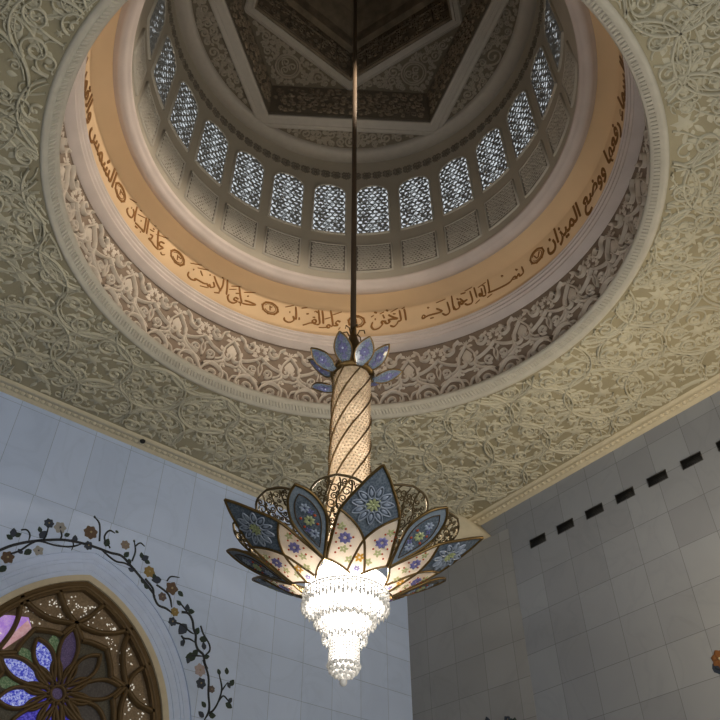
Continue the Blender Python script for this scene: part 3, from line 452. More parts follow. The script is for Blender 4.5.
RF = 11.0
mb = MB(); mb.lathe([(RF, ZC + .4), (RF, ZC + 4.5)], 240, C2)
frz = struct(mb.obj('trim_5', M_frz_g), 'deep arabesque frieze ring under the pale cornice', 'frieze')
mb = MB(); fmF = cyl_in(RF); per = 2 * math.pi * RF / 24
def both(path, w, h, c0):
    P = np.asarray(path, float)
    for s_ in (1, -1):
        Q = P.copy(); Q[:, 0] = c0 + s_ * Q[:, 0]; mb.ribbon(Q, w * .8, h * 1.15, fmF)
def stampb(t, x, y, ang, size, c0):
    for s_ in (1, -1):
        mb.stamp(t, [(c0 + s_ * x, y)], [ang if s_ > 0 else math.pi - ang], [size], fmF)
hp = per / 2
for k in range(24):
    c0 = (k + .5) * per
    # heart-shaped palmette
    both(smooth([(0, 3.62), (.14, 3.42), (.38, 3.02), (.46, 2.68), (.36, 2.42), (.17, 2.38), (.05, 2.54), (.12, 2.7)]), .055, .15, c0)
    mb.stamp(LEAF, [(c0, 2.62)], [math.pi / 2], [.8], fmF); stampb(LEAF, .04, 2.6, .7, .3, c0)
    mb.stamp(ROSE6, [(c0, 3.82)], [0], [.2], fmF); stampb(LEAF, .12, 3.9, .3, .36, c0); stampb(LEAF, .06, 3.66, -.3, .3, c0)
    both(smooth([(0, 1.0), (.12, 1.45), (.42, 1.62), (.5, 1.9), (.34, 2.0)]), .05, .13, c0); stampb(BUD, .3, 1.98, 0, .09, c0)
    both(smooth([(0, 2.1), (.2, 2.08), (.4, 2.2), (.56, 2.12)]), .04, .12, c0)
    # S scrolls under the cornice
    both(smooth([(.3, 4.05), (.55, 3.85), (.62, 3.5), (.9, 3.36), (1.08, 3.62), (.96, 3.86), (.78, 3.74)]), .06, .16, c0); stampb(BUD, .8, 3.7, 0, .1, c0)
    stampb(LEAF, .62, 3.6, .9, .32, c0); stampb(LEAF, .98, 3.9, 1.2, .3, c0)
    # knot between palmettes with descending stems
    c1 = c0 + hp
    mb.stamp(ROSE6, [(c1, 3.95)], [.5], [.2], fmF); mb.stamp(ROSE8, [(c1, 3.28)], [0], [.16], fmF); stampb(BUD, .17, 3.62, 0, .12, c1); stampb(BUD, .3, 3.42, 0, .11, c1); stampb(LEAF, .1, 3.72, .9, .36, c1); stampb(LEAF, .12, 3.3, -.2, .34, c1)
    both(smooth([(0, 3.2), (.25, 2.95), (.62, 2.72), (.98, 2.62), (1.06, 2.95)]), .055, .15, c1); stampb(LEAF, 1.02, 2.85, 1.9, .34, c1)
    both(smooth([(.98, 2.62), (1.05, 2.25), (.8, 1.98), (.42, 1.75), (.1, 1.35), (0, .9)]), .075, .16, c1)
    both(smooth([(1.0, 2.5), (.86, 2.25), (.6, 2.1)]), .05, .14, c1)
    both(spiral((.36, 2.28), .27, 1.35, -2.0, 1, 24), .045, .14, c1); stampb(ROSE6, .36, 2.28, 0, .09, c1)
    both(spiral((.62, 1.22), .62, .9, 2.6, -1, 26, .55), .07, .16, c1); both(spiral((.62, 1.2), .38, 1.3, .4, -1, 24), .06, .15, c1); stampb(BUD, .62, 1.2, 0, .1, c1)
    pass
    both(smooth([(0, 2.0), (.1, 2.45), (.05, 2.75), (.2, 2.9)]), .04, .12, c1)
    both(smooth([(.2, .55), (.5, .5), (.9, .62), (1.4, .55)]), .05, .12, c1)
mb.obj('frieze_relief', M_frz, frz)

def ring(name, prof, m, label, cat, seg=240):
    mb = MB(); mb.lathe([(r_, ZC + z) for r_, z in prof], seg, C2); return struct(mb.obj(name, m, smooth=False), label, cat)
ring('trim_6', [(11.05, 4.36), (10.92, 4.36), (10.88, 4.44), (10.58, 4.46), (10.55, 4.53), (10.60, 4.55), (10.60, 4.59), (10.50, 4.61), (10.47, 4.70), (10.53, 4.72), (10.53, 4.76), (10.43, 4.78), (10.40, 4.85), (10.44, 4.865), (10.44, 4.89), (10.36, 4.90), (10.36, 4.95), (10.40, 5.0), (10.72, 4.98)], M_corn, 'pale stepped stone cornice below the calligraphy band', 'cornice')
RB = 10.62
band = ring('trim_7', [(RB + .1, 4.95), (RB, 4.98), (RB, 7.02), (RB - .04, 7.1), (RB - .22, 7.22), (RB - .5, 7.36), (9.92, 7.46), (9.82, 7.52)], M_peach, 'peach painted band that carries the gold calligraphy', 'band')
ring('trim_8', [(9.95, 7.56), (9.86, 7.5), (9.80, 7.42), (9.74, 7.42), (9.70, 7.36), (9.56, 7.34), (9.42, 7.40), (9.32, 7.5), (9.27, 7.62), (9.22, 7.64), (9.18, 7.74), (9.18, 7.86), (9.3, 7.95)], M_corn, 'rounded pale cornice above the calligraphy band', 'cornice')
RD = 9.26
drum = ring('trim_9', [(RD, 7.8), (RD, 18.6)], M_drum, 'plain grey plaster drum wall around the lattice windows', 'drum')
# low carved band above the windows
mb = MB(); fmD = cyl_in(RD); u0, u1 = 0, 2 * math.pi * RD; nb = 96; pb = u1 / nb
for i in range(nb):
    c = ((i + .5) * pb, 17.1)
    mb.stamp(ROSE8 if i % 3 == 0 else ROSE6, [c], [0], [.2], fmD, hs=.5)
    for s_ in (1, -1):
        mb.ribbon(spiral((c[0] + s_ * .17, 17.1 + .16), .15, 1.2, math.pi / 2, s_, 14), .028, .06, fmD); mb.ribbon(spiral((c[0] + s_ * .17, 17.1 - .16), .15, 1.2, -math.pi / 2, -s_, 14), .028, .06, fmD)
        mb.stamp(LEAF, [(c[0], 17.1 + s_ * .2)], [s_ * math.pi / 2], [.2], fmD)
mb.obj('carved_band', M_band_d, drum)

# ------------------------------------------------------------------ drum windows and carved panels
HW = math.radians(5.4) * RD; VB, VT = 11.6, 16.0
def win_outline(hw, vb, vt, n=20):
    r_ = hw * .98; vs = vt - r_
    th = np.linspace(0, math.pi, n); return np.concatenate([[(-hw, vb)], [(hw, vb)], np.stack([hw * np.cos(th), vs + r_ * np.sin(th)], -1)])
WO = win_outline(HW, VB, VT)
def inside_win(P, hw=HW - .06, vb=VB + .05, vt=VT - .05):
    r_ = hw * .98; vs = vt - r_; x, y_ = P[:, 0], P[:, 1]
    return (np.abs(x) < hw) & (y_ > vb) & ((y_ < vs) | (np.hypot(x, (y_ - vs) * hw / r_) < hw))
def inside_rect(P, hw, v0, v1): return (np.abs(P[:, 0]) < hw) & (P[:, 1] > v0) & (P[:, 1] < v1)
def lattice(mb, test, box, sp, w, h, fm, stars=True, mi=0):
    x0, x1, y0, y1 = box; cx, cy = (x0 + x1) / 2, (y0 + y1) / 2; ext = math.hypot(x1 - x0, y1 - y0) / 2 + .2
    for ang in (0, 60, 120):
        d = np.array([math.cos(rad(ang)), math.sin(rad(ang))]); nn = np.array([-d[1], d[0]])
        for k in range(int(-ext / sp) - 1, int(ext / sp) + 2):
            t = np.linspace(-ext, ext, 90); P = np.array([cx, cy]) + nn * (k + .5) * sp + d * t[:, None]
            q = test(P); i = 0
            while i < len(q):
                if not q[i]: i += 1; continue
                j = i
                while j < len(q) and q[j]: j += 1
                if j - i >= 2: mb.ribbon(np.array([P[i], P[(i + j - 1) // 2], P[j - 1]]) if j - i > 2 else P[i:j], w, h, fm, mi=mi)
                i = j
def local(R=RD):
    """on the drum, centred on the +X direction of an object whose origin is the dome axis"""
    def fm(uv):
        uv = np.asarray(uv, float); th = uv[:, 0] / R
        N = np.column_stack([-np.cos(th), -np.sin(th), np.zeros(len(th))])
        return np.column_stack([R * np.cos(th), R * np.sin(th), uv[:, 1]]), N
    return fm
fmL = local(RD - .01)
mw = MB(); fill_poly(mw, [tuple(p) for p in WO], [], local(RD - .02)); me_pane = mw.mesh('pane', M_pane)
mw = MB(); lattice(mw, lambda P: inside_win(P, HW, VB, VT), (-HW, HW, VB, VT), .30, .034, .04, local(RD - .035))
for q in range(560):
    p = np.array([rng.uniform(-HW, HW), rng.uniform(VB, VT)])
    if inside_win(p[None], HW - .1, VB + .1, VT - .1)[0]: mw.stamp(ROSE6, [p], [rng.uniform(0, 1)], [rng.uniform(.05, .105)], local(RD - .05))
me_lat = mw.mesh('lattice', M_lattice)
mw = MB(); cl = np.concatenate([WO, WO[:1]]); mw.ribbon(smooth(WO[1:], 1) if False else np.concatenate([np.stack([np.linspace(-HW, HW, 9), np.full(9, VB)], -1), WO[2:], np.stack([np.full(9, -HW), np.linspace(WO[-1, 1], VB, 9)], -1)[1:]]) * np.array([1.05, 1]) + np.array([0, 0]), .055, .11, local(RD)); me_wf = mw.mesh('window_frame', M_drum_l)
PW = math.radians(5.9) * RD; P0, P1 = 8.5, 10.6
mp_ = MB(); fill_poly(mp_, [(-PW, P0), (0, P0), (PW, P0), (PW, P1), (0, P1), (-PW, P1)], [], local(RD - .03)); me_pb = mp_.mesh('panel_ground', M_panel_g)
mp_ = MB(); lattice(mp_, lambda P: inside_rect(P, PW - .1, P0 + .1, P1 - .1), (-PW, PW, P0, P1), .16, .04, .06, local(RD - .03))
for q in range(70): mp_.stamp(ROSE6, [(rng.uniform(-PW + .2, PW - .2), rng.uniform(P0 + .2, P1 - .2))], [rng.uniform(0, 1)], [rng.uniform(.08, .13)], local(RD - .08))
me_pr = mp_.mesh('panel_relief', M_drum_l)
mp_ = MB(); mp_.ribbon(np.array([(x, P0) for x in np.linspace(-PW, PW, 9)] + [(PW, (P0 + P1) / 2)] + [(x, P1) for x in np.linspace(PW, -PW, 9)] + [(-PW, (P0 + P1) / 2)]), .05, .1, local(RD), closed=True); me_pf = mp_.mesh('panel_frame', M_drum_l)
def inst(name, me, parent):
    o = bpy.data.objects.new(name, me); COL.objects.link(o); o.parent = parent; return o
ORD = ['first', 'second', 'third', 'fourth', 'fifth', 'sixth', 'seventh', 'eighth']
wn = 0
for k in range(-6, 8):
    th = rad(45 + 15 * k); left = k > 0; q = ORD[(k - 1) if left else -k]
    side = 'left' if left else 'right'; wn += 1
    e = empty('window_%d' % wn, (CX, CY, ZC)); e.rotation_euler = (0, 0, th)
    struct(e, 'arched drum window with bright lattice, %s to the %s of the hanging rod' % (q, side), 'window')
    inst('window_frame', me_wf, e); inst('lattice', me_lat, e); inst('pane', me_pane, e)
    e = empty('carved_panel', (CX, CY, ZC)); e.rotation_euler = (0, 0, th)
    struct(e, 'square carved lattice panel under the %s drum window %s of the rod' % (q, side), 'panel')
    inst('panel_frame', me_pf, e); inst('panel_relief', me_pr, e); inst('panel_ground', me_pb, e)

# ------------------------------------------------------------------ dome vault: rings, pentagons, scrolls
mb = MB(); mb.lathe([(RD + .1, ZC + 18.5), (9.16, ZC + 18.45), (9.12, ZC + 18.4), (8.62, ZC + 18.4), (8.5, ZC + 18.46), (8.44, ZC + 18.62), (8.44, ZC + 18.85)], 200, C2)
struct(mb.obj('trim_10', M_rib), 'broad pale ring at the foot of the dome vault', 'ring')
def pent(apo, off=90):       # vertices of a regular pentagon by apothem
    R = apo / math.cos(math.pi / 5); return np.array([(CX + R * math.cos(rad(off + 72 * k)), CY + R * math.sin(rad(off + 72 * k))) for k in range(5)])
def in_poly(P, poly, m=0.0):
    P = np.asarray(P).reshape(-1, 2); r_ = np.ones(len(P), bool)
    for i in range(len(poly)):
        a, b = poly[i], poly[(i + 1) % len(poly)]; d = (b - a) / np.linalg.norm(b - a); r_ &= (d[0] * (P[:, 1] - a[1]) - d[1] * (P[:, 0] - a[0])) > m
    return r_
def frame5(mb, ai, ao, off, z0, z1):
    """pentagonal beam: soffit at z0, inner and outer cheeks up to z1, with two quirk lines"""
    steps = [(ao, z1), (ao, z0 + .06), (ao - .1, z0), ((ai + ao) / 2 + .12, z0), ((ai + ao) / 2 + .1, z0 + .05), ((ai + ao) / 2 - .1, z0 + .05), ((ai + ao) / 2 - .12, z0), (ai + .1, z0), (ai, z0 + .06), (ai, z1)]
    rows = [np.column_stack([pent(a, off), np.full(5, z)]) for a, z in steps]
    for r0, r1 in zip(rows[:-1], rows[1:]):
        for i in range(5): mb.add([r0[i], r0[(i + 1) % 5], r1[(i + 1) % 5], r1[i]], [(0, 1, 2, 3)])
Z1, Z2, Z3 = ZC + 18.5, ZC + 22.0, ZC + 25.5
AI1, AO1, AI2, AO2 = 6.4, 7.2, 4.72, 5.25
mb = MB(); frame5(mb, AI1, AO1, 90, Z1, Z1 + .4); struct(mb.obj('trim_11', M_rib), 'large pale pentagon rib inside the dome ring', 'rib')
mb = MB(); frame5(mb, AI2, AO2, 54, Z2 - .15, Z2 + .4); struct(mb.obj('trim_12', M_rib), 'smaller pale pentagon rib high in the dome', 'rib')
def scrolls(mb, test, box, fm, n, rr=(.22, .5), w=.04, h=.08, tries=4000, leaves=3):
    x0, x1, y0, y1 = box; got = []
    for _ in range(tries):
        if len(got) >= n: break
        c = np.array([rng.uniform(x0, x1), rng.uniform(y0, y1)]); r_ = rng.uniform(*rr)
        while r_ >= rr[0]:
            t = c + r_ * np.stack([np.cos(np.arange(8) * .785), np.sin(np.arange(8) * .785)], -1)
            if test(t).all() and all(np.hypot(*(c - g[0])) > (r_ + g[1]) * .86 for g in got): break
            r_ -= .06
        else: continue
        got.append((c, r_)); a = rng.uniform(0, 6.28); sg = rng.choice([-1, 1])
        sp = spiral(c, r_, 1.3, a, sg, 26, .24); mb.ribbon(sp, w, h, fm); mb.stamp(BUD, [sp[-1]], [0], [.1], fm)
        for q in range(leaves):
            t = a + q * 6.28 / leaves; p = c + r_ * 1.02 * np.array([math.cos(t), math.sin(t)])
            if test(p + .2 * np.array([math.cos(t), math.sin(t)]))[0]: mb.stamp(LEAF, [p], [t + sg * .8], [.24], fm)
    return got
# circle-segment scroll panels between the ring and the large pentagon
zs = Z1 + .3
mb = MB(); fill_poly(mb, circ(8.6, 120), [[tuple(p) for p in pent(AI1 + .3)]], flat_down(zs)); seg = struct(mb.obj('trim_13', M_scroll_g), 'segment shaped scroll panels around the large pentagon', 'panel')
mb = MB(); PO = pent(AO1)
tst = lambda P: (np.hypot(np.asarray(P).reshape(-1, 2)[:, 0] - CX, np.asarray(P).reshape(-1, 2)[:, 1] - CY) < 8.42) & ~in_poly(P, PO, -.02)
scrolls(mb, tst, (CX - 8.5, CX + 8.5, CY - 8.5, CY + 8.5), flat_down(zs), 420, (.12, .72), .05, .10, 26000, 2)
mb.obj('scroll_relief', M_scroll, seg)
# cheeks of the large pentagon rising to the next vault plane
mb = MB(); A = pent(AI1)
for i in range(5):
    a, b = A[i], A[(i + 1) % 5]; mb.add([(*a, Z1 + .2), (*b, Z1 + .2), (*b, Z2 + .05), (*a, Z2 + .05)], [(0, 1, 2, 3)])
chk = struct(mb.obj('trim_14', M_scroll_g), 'dark carved wall of the large pentagon recess', 'frieze')
mb = MB()
for i in range(5):
    a, b = A[i], A[(i + 1) % 5]; Lh = np.linalg.norm(b - a); d = (b - a) / Lh; nn = np.array([-d[1], d[0]])
    def fmw(uv, a=a, d=d, nn=nn):
        uv = np.asarray(uv, float); P = np.column_stack([a[0] + d[0] * uv[:, 0], a[1] + d[1] * uv[:, 0], Z1 + uv[:, 1]]); return P, np.tile([nn[0], nn[1], 0], (len(uv), 1))
    scrolls(mb, lambda P: (np.asarray(P).reshape(-1, 2)[:, 0] > .1) & (np.asarray(P).reshape(-1, 2)[:, 0] < Lh - .1) & (np.asarray(P).reshape(-1, 2)[:, 1] > .5) & (np.asarray(P).reshape(-1, 2)[:, 1] < 3.3), (0, Lh, .4, 3.4), fmw, 120, (.13, .32), .03, .09, 4000, 0)
mb.obj('scroll_relief', M_deep, chk)
# vault plane with five triangular scroll fields
mb = MB(); fill_poly(mb, [tuple(p) for p in pent(AI1 + .05)], [[tuple(p) for p in pent(AI2 + .1, 54)]], flat_down(Z2)); tri = struct(mb.obj('trim_15', M_scroll_g), 'triangular scroll fields between the two pentagon ribs', 'panel')
mb = MB(); PI_, PO2 = pent(AI1 - .12), pent(AO2 + .04, 54)
tst = lambda P: in_poly(P, PI_) & ~in_poly(P, PO2)
fz2 = flat_down(Z2)
for k in range(5):
    t = rad(90 + 72 * k); c = np.array([CX, CY]) + 6.35 * np.array([math.cos(t), math.sin(t)])
    mb.ribbon(arc(c, .72, 0, 6.28, 36), .06, .1, fz2); mb.ribbon(arc(c, .58, 0, 6.28, 30), .04, .08, fz2)
    for q in range(3): mb.ribbon(spiral(c + .28 * np.array([math.cos(q * 2.09 + t), math.sin(q * 2.09 + t)]), .24, 1.3, t, 1, 20), .045, .09, fz2)
    mb.stamp(BUD, [c], [0], [.1], fz2)
CC = [np.array([CX, CY]) + 6.35 * np.array([math.cos(rad(90 + 72 * k)), math.sin(rad(90 + 72 * k))]) for k in range(5)]
tst2 = lambda P: tst(P) & np.all([np.hypot(np.asarray(P).reshape(-1, 2)[:, 0] - c[0], np.asarray(P).reshape(-1, 2)[:, 1] - c[1]) > .8 for c in CC], axis=0)
scrolls(mb, tst2, (CX - 8, CX + 8, CY - 8, CY + 8), fz2, 360, (.11, .6), .046, .10, 26000, 2)
mb.obj('scroll_relief', M_scroll, tri)
# innermost dark recess and crown
mb = MB(); A = pent(AI2, 54)
rows = [(AI2, Z2 - .1), (AI2, Z3), (AI2 - .35, Z3 + .1), (AI2 - .5, Z3 + .9), (AI2 - 1.4, Z3 + 2.0), (AI2 - 2.6, Z3 + 2.9), (AI2 - 3.8, Z3 + 3.4), (.02, Z3 + 3.5)]
R_ = [np.column_stack([pent(a, 54), np.full(5, z)]) for a, z in rows]
for r0, r1 in zip(R_[:-1], R_[1:]):
    for i in range(5): mb.add([r0[i], r0[(i + 1) % 5], r1[(i + 1) % 5], r1[i]], [(0, 1, 2, 3)])
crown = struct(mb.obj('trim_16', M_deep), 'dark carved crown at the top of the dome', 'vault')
mb = MB()
for i in range(5):
    a, b = A[i], A[(i + 1) % 5]; Lh = np.linalg.norm(b - a); d = (b - a) / Lh; nn = np.array([-d[1], d[0]])
    def fmw(uv, a=a, d=d, nn=nn):
        uv = np.asarray(uv, float); P = np.column_stack([a[0] + d[0] * uv[:, 0], a[1] + d[1] * uv[:, 0], Z2 + uv[:, 1]]); return P, np.tile([nn[0], nn[1], 0], (len(uv), 1))
    for x in np.linspace(0, Lh, 7)[1:-1]: mb.ribbon([(x, .4), (x, 3.3)], .04, .08, fmw)
    mb.ribbon([(.0, .12), (Lh, .12)], .12, .1, fmw); mb.ribbon([(.1, .35), (Lh - .1, .35)], .05, .1, fmw); mb.ribbon([(.1, 2.6), (Lh - .1, 2.6)], .05, .1, fmw)
    scrolls(mb, lambda P: (np.asarray(P).reshape(-1, 2)[:, 0] > .1) & (np.asarray(P).reshape(-1, 2)[:, 0] < Lh - .1) & (np.asarray(P).reshape(-1, 2)[:, 1] > .3) & (np.asarray(P).reshape(-1, 2)[:, 1] < 3.4), (0, Lh, .3, 3.4), fmw, 70, (.12, .3), .03, .08, 2600, 0)
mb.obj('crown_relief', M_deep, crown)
mb = MB(); mb.lathe([(1.0, Z3 + 3.45), (1.0, Z3 + 3.6), (.02, Z3 + 3.6)], 24, C2)
# ------------------------------------------------------------------ gold calligraphy on the peach band
fmT = cyl_in(RB)
def pen(mb, w, pts, k=.056):
    P = np.array([(rad(t) * RB, z) for t, z in pts])
    if len(P) > 2: P = smooth(P, 5)
    else: P = np.linspace(P[0], P[1], 5)
    D = np.gradient(P, axis=0); ang = np.arctan2(D[:, 1], D[:, 0])
    ww = k * w * (.62 + .55 * np.abs(np.sin(ang - rad(125)))) if w > .55 else np.full(len(P), k * w * .85)
    ww = ww.copy(); ww[0] *= .8; ww[-1] *= .45
    mb.ribbon(P, ww, .035, fmT, lift=.004)
for key, name, lab in [('rahman', 'calligraphy', 'short gold calligraphy word just right of the hanging rod'),
                       ('quran', 'calligraphy', 'gold calligraphy phrase just left of the hanging rod'),
                       ('insan', 'calligraphy', 'gold calligraphy phrase between the two medallions left of the rod'),
                       ('bayan', 'calligraphy', 'steep gold calligraphy phrase between the two leftmost medallions'),
                       ('basmala', 'calligraphy', 'long gold calligraphy phrase with a stretched stroke, beside the rightmost medallion')]:
    mb = MB()
    for w, pts in BAKE['W'][key]: pen(mb, w, pts)
    tag(mb.obj(name, M_gold_text), lab, 'inscription', 'gold calligraphy on the peach band')
FORMS = {'ا': (0xFE8D, 0xFE8E, 0, 0), 'ل': (0xFEDD, 0xFEDE, 0xFEDF, 0xFEE0), 'ش': (0xFEB5, 0xFEB6, 0xFEB7, 0xFEB8), 'م': (0xFEE1, 0xFEE2, 0xFEE3, 0xFEE4),
         'س': (0xFEB1, 0xFEB2, 0xFEB3, 0xFEB4), 'و': (0xFEED, 0xFEEE, 0, 0), 'ق': (0xFED5, 0xFED6, 0xFED7, 0xFED8), 'ر': (0xFEAD, 0xFEAE, 0, 0), 'ب': (0xFE8F, 0xFE90, 0xFE91, 0xFE92),
         'ح': (0xFEA1, 0xFEA2, 0xFEA3, 0xFEA4), 'ن': (0xFEE5, 0xFEE6, 0xFEE7, 0xFEE8), 'ء': (0xFE80, 0, 0, 0), 'ف': (0xFED1, 0xFED2, 0xFED3, 0xFED4), 'ع': (0xFEC9, 0xFECA, 0xFECB, 0xFECC),
         'ه': (0xFEE9, 0xFEEA, 0xFEEB, 0xFEEC), 'ض': (0xFEBD, 0xFEBE, 0xFEBF, 0xFEC0), 'ي': (0xFEF1, 0xFEF2, 0xFEF3, 0xFEF4), 'ز': (0xFEAF, 0xFEB0, 0, 0)}
def shape_word(w):
    out = []
    for i, ch in enumerate(w):
        f = FORMS[ch]; prev = i > 0 and FORMS[w[i - 1]][2] and f[1]; nxt = i < len(w) - 1 and f[2] and FORMS[w[i + 1]][1]
        out.append(chr(f[3] if prev and nxt else f[1] if prev else f[2] if nxt else f[0]))
    return ''.join(out)
def text_points(s):
    s = ' '.join(shape_word(w) for w in s.split())[::-1]
    cu = bpy.data.curves.new('lettering', 'FONT'); cu.body = s; cu.resolution_u = 3; cu.offset = .018
    ob = bpy.data.objects.new('lettering', cu); COL.objects.link(ob); dg = bpy.context.evaluated_depsgraph_get(); dg.update()
    me = bpy.data.meshes.new_from_object(ob.evaluated_get(dg)); v = np.array([q.co[:] for q in me.vertices]); fs = [tuple(p.vertices) for p in me.polygons]
    bpy.data.objects.remove(ob); bpy.data.curves.remove(cu); bpy.data.meshes.remove(me); return v, fs
def engrave(s, t_right, t_left, lab):
    try: v, fs = text_points(s)
    except Exception: return
    if len(v) == 0: return
    w = v[:, 0].max() - v[:, 0].min(); x = (v[:, 0] - v[:, 0].min()) / w
    th = t_left + (t_right - t_left) * x; z = 5.98 + v[:, 1] * 1.4
    mb = MB()
    for lift in (.035, .004):
        P, N = fmT(np.stack([np.radians(th) * RB, z], -1)); 
        mb.add(P + N * lift, [(a, b, c) for f in fs for a, b, c in [(f[0], f[i], f[i + 1]) for i in range(1, len(f) - 1)]])
    tag(mb.obj('calligraphy', M_gold_text), lab, 'inscription', 'gold calligraphy on the peach band')
engrave('الشمس والقمر بحسبان', 128, 172, 'gold calligraphy line beyond the leftmost medallion, seen edge on')
engrave('والسماء رفعها ووضع الميزان', -58, -5.5, 'gold calligraphy line climbing right from the rightmost medallion')
MLAB = ['round gold verse medallion behind the hanging rod', 'round gold verse medallion, second to the left of the rod', 'round gold verse medallion, third from the rod on the left',
        'round gold verse medallion, leftmost on the band', 'round gold verse medallion, the only one on the right']
for i, (t, z) in enumerate(BAKE['W']['medals']):
    c = (rad(t) * RB, z); mb = MB()
    mb.ribbon(arc(c, .40, 0, 2 * math.pi, 33)[:-1], .052, .035, fmT, lift=.004, closed=True)
    for q in range(8):
        a = q * math.pi / 4; mb.stamp(LEAF, [(c[0] + .40 * math.cos(a), c[1] + .40 * math.sin(a))], [a + 1.2], [.16], fmT)
    mb.ribbon(arc(c, .29, .3, 5.8, 24), .018, .03, fmT, lift=.004)
    if i == 4: mb.ribbon(smooth([(c[0] + .17, c[1] + .14), (c[0], c[1] - .16), (c[0] - .17, c[1] + .14)], 4), .035, .03, fmT)
    else:
        mb.ribbon([(c[0] + .02, c[1] + .17), (c[0] - .02, c[1] - .17)], .035, .03, fmT)
        for q in range(i): mb.ribbon(smooth([(c[0] + .02 - .11 * q, c[1] + .15), (c[0] - .05 - .11 * q, c[1] + .08), (c[0] - .1 - .11 * q, c[1] + .15)], 4), .028, .03, fmT)
    tag(mb.obj('verse_medallion', M_gold_text), MLAB[i], 'medallion', 'verse medallions on the peach band')

# ------------------------------------------------------------------ vents and sensor
VL = ['lowest black slot vent, nearest the grey corner pier', 'second black slot vent from the corner pier', 'third black slot vent from the corner pier', 'fourth black slot vent from the corner pier',
      'fifth black slot vent from the corner pier', 'sixth black slot vent from the corner pier', 'black slot vent at the photo edge, farthest from the corner pier']
for k in range(7):
    y0 = 20.24 - 1.72 * k; y1 = y0 + .98; z0, z1 = 20.82, 21.27
    e = empty('air_vent', (WA, (y0 + y1) / 2, (z0 + z1) / 2)); tag(e, VL[k] + ' on the grey wall', 'vent', 'black vents along the grey wall')
    hw, hh = (y1 - y0) / 2, (z1 - z0) / 2
    mb = MB(); mb.box((-.012, -hw, -hh), (.0, hw, hh)); mb.obj('vent_back', M_black, e)
    mb = MB(); t = .025
    mb.box((-.035, -hw, -hh), (-.012, hw, -hh + t)); mb.box((-.035, -hw, hh - t), (-.012, hw, hh)); mb.box((-.035, -hw, -hh + t), (-.012, -hw + t, hh - t)); mb.box((-.035, hw - t, -hh + t), (-.012, hw, hh - t)); mb.obj('vent_frame', M_vent_f, e)
    mb = MB()
    for q in range(5):
        z = -hh + .075 + q * .075; mb.add([(-.03, -hw + t, z), (-.03, hw - t, z), (-.014, hw - t, z + .03), (-.014, -hw + t, z + .03)], [(0, 1, 2, 3)])
    mb.obj('louvre', M_black, e)
e = empty('ceiling_sensor', (10.67, 28.83, ZC)); tag(e, 'small black ceiling sensor beside the left beaded moulding', 'sensor')
mb = MB(); mb.lathe([(.0, -.02), (.16, -.02), (.17, -.06), (.12, -.08)], 20); mb.obj('sensor_ring', M_edge, e)
mb = MB(); mb.lathe([(.13, -.06), (.13, -.14), (.09, -.2), (0.0, -.23)], 20); mb.obj('sensor_lens', M_black, e)

# ------------------------------------------------------------------ arched rose window in the left wall
win = empty('window_%d' % (wn + 1), (10.05, WB, 12.19)); struct(win, 'large pointed arch rose window with bronze tracery and coloured glass', 'window')
OX, OZ = 10.05, 12.19
def loc(y):           # local to the window empty
    def fm(uv):
        uv = np.asarray(uv, float); return np.column_stack([uv[:, 0] - OX, np.full(len(uv), y), uv[:, 1] - OZ]), np.tile([0, -1.0, 0], (len(uv), 1))
    return fm
mb = MB()
strip2(mb, arch_o, arch_o, loc(0), loc(.07)); strip2(mb, arch_o, frame_o, loc(.07))
for c_, r_ in ((-1.61, 6.95), (-1.615, 6.80), (-1.61, 6.48)): mb.ribbon(arch_pts(c_, 10.78, r_, ZB, n=60), .022, .035, loc(.07))
for th in np.linspace(rad(-15), rad(165 - 120 + 60), 0): pass
for s_ in (1, -1):
    for ang in (4, 18, 32, 46, 60, 73):
        a = rad(ang); q = [(OX + s_ * (-1.61 + rr * math.cos(a)), 10.78 + rr * math.sin(a)) for rr in (6.28, 7.2)]
        if s_ * (q[0][0] - OX) > .1: mb.ribbon(q, .012, .008, loc(.07))
mb.obj('marble_arch', M_archw, win)
mb = MB(); strip2(mb, frame_o, frame_o, loc(.07), loc(.01)); fi = arch_pts(-1.66, 10.77, 6.06, ZB); strip2(mb, frame_o, fi, loc(.01), loc(.05)); strip2(mb, fi, fi, loc(.05), loc(.5)); mb.obj('stone_border', M_beige, win)
mb = MB(); strip2(mb, fi, wood_i, loc(.16)); strip2(mb, wood_i, wood_i, loc(.16), loc(.42)); mb.ribbon(arch_pts(-1.68, 10.76, 5.88, ZB), .08, .06, loc(.16)); mb.obj('outer_frame', M_wood, win)
mb = MB(); fill_poly(mb, [tuple(p) for p in fi], [], loc(.45)); mb.obj('mosaic_pane', M_brown_tile, win)
mb = MB(); pts = []
for _ in range(700):
    c = np.array([rng.uniform(5.9, 14.2), rng.uniform(8.5, 16.4)]); d = np.hypot(c[0] - OX, c[1] - OZ)
    if d < 2.75: continue
    for q in range(rng.integers(1, 6)): pts.append(c + rng.uniform(-.13, .13, 2))
pts = np.array(pts); k = [((abs(p[0] - OX) + 1.68) ** 2 + (p[1] - 10.76) ** 2) < 5.6 ** 2 for p in pts]; mb.stamp(STUD, pts[k], 0, rng.uniform(.016, .04, sum(k)), loc(.447)); mb.obj('mosaic_chips', M_dot, win)
def P_(r_, ang): return np.array([OX + r_ * math.cos(rad(ang)), OZ + r_ * math.sin(rad(ang))])
tr = MB(); TW, TH = .10, .2; fT = loc(.36)
def bar(p, w=TW, h=TH, k=6): tr.ribbon(smooth(p, k) if len(p) > 2 else np.linspace(p[0], p[1], 4), w, h, fT)
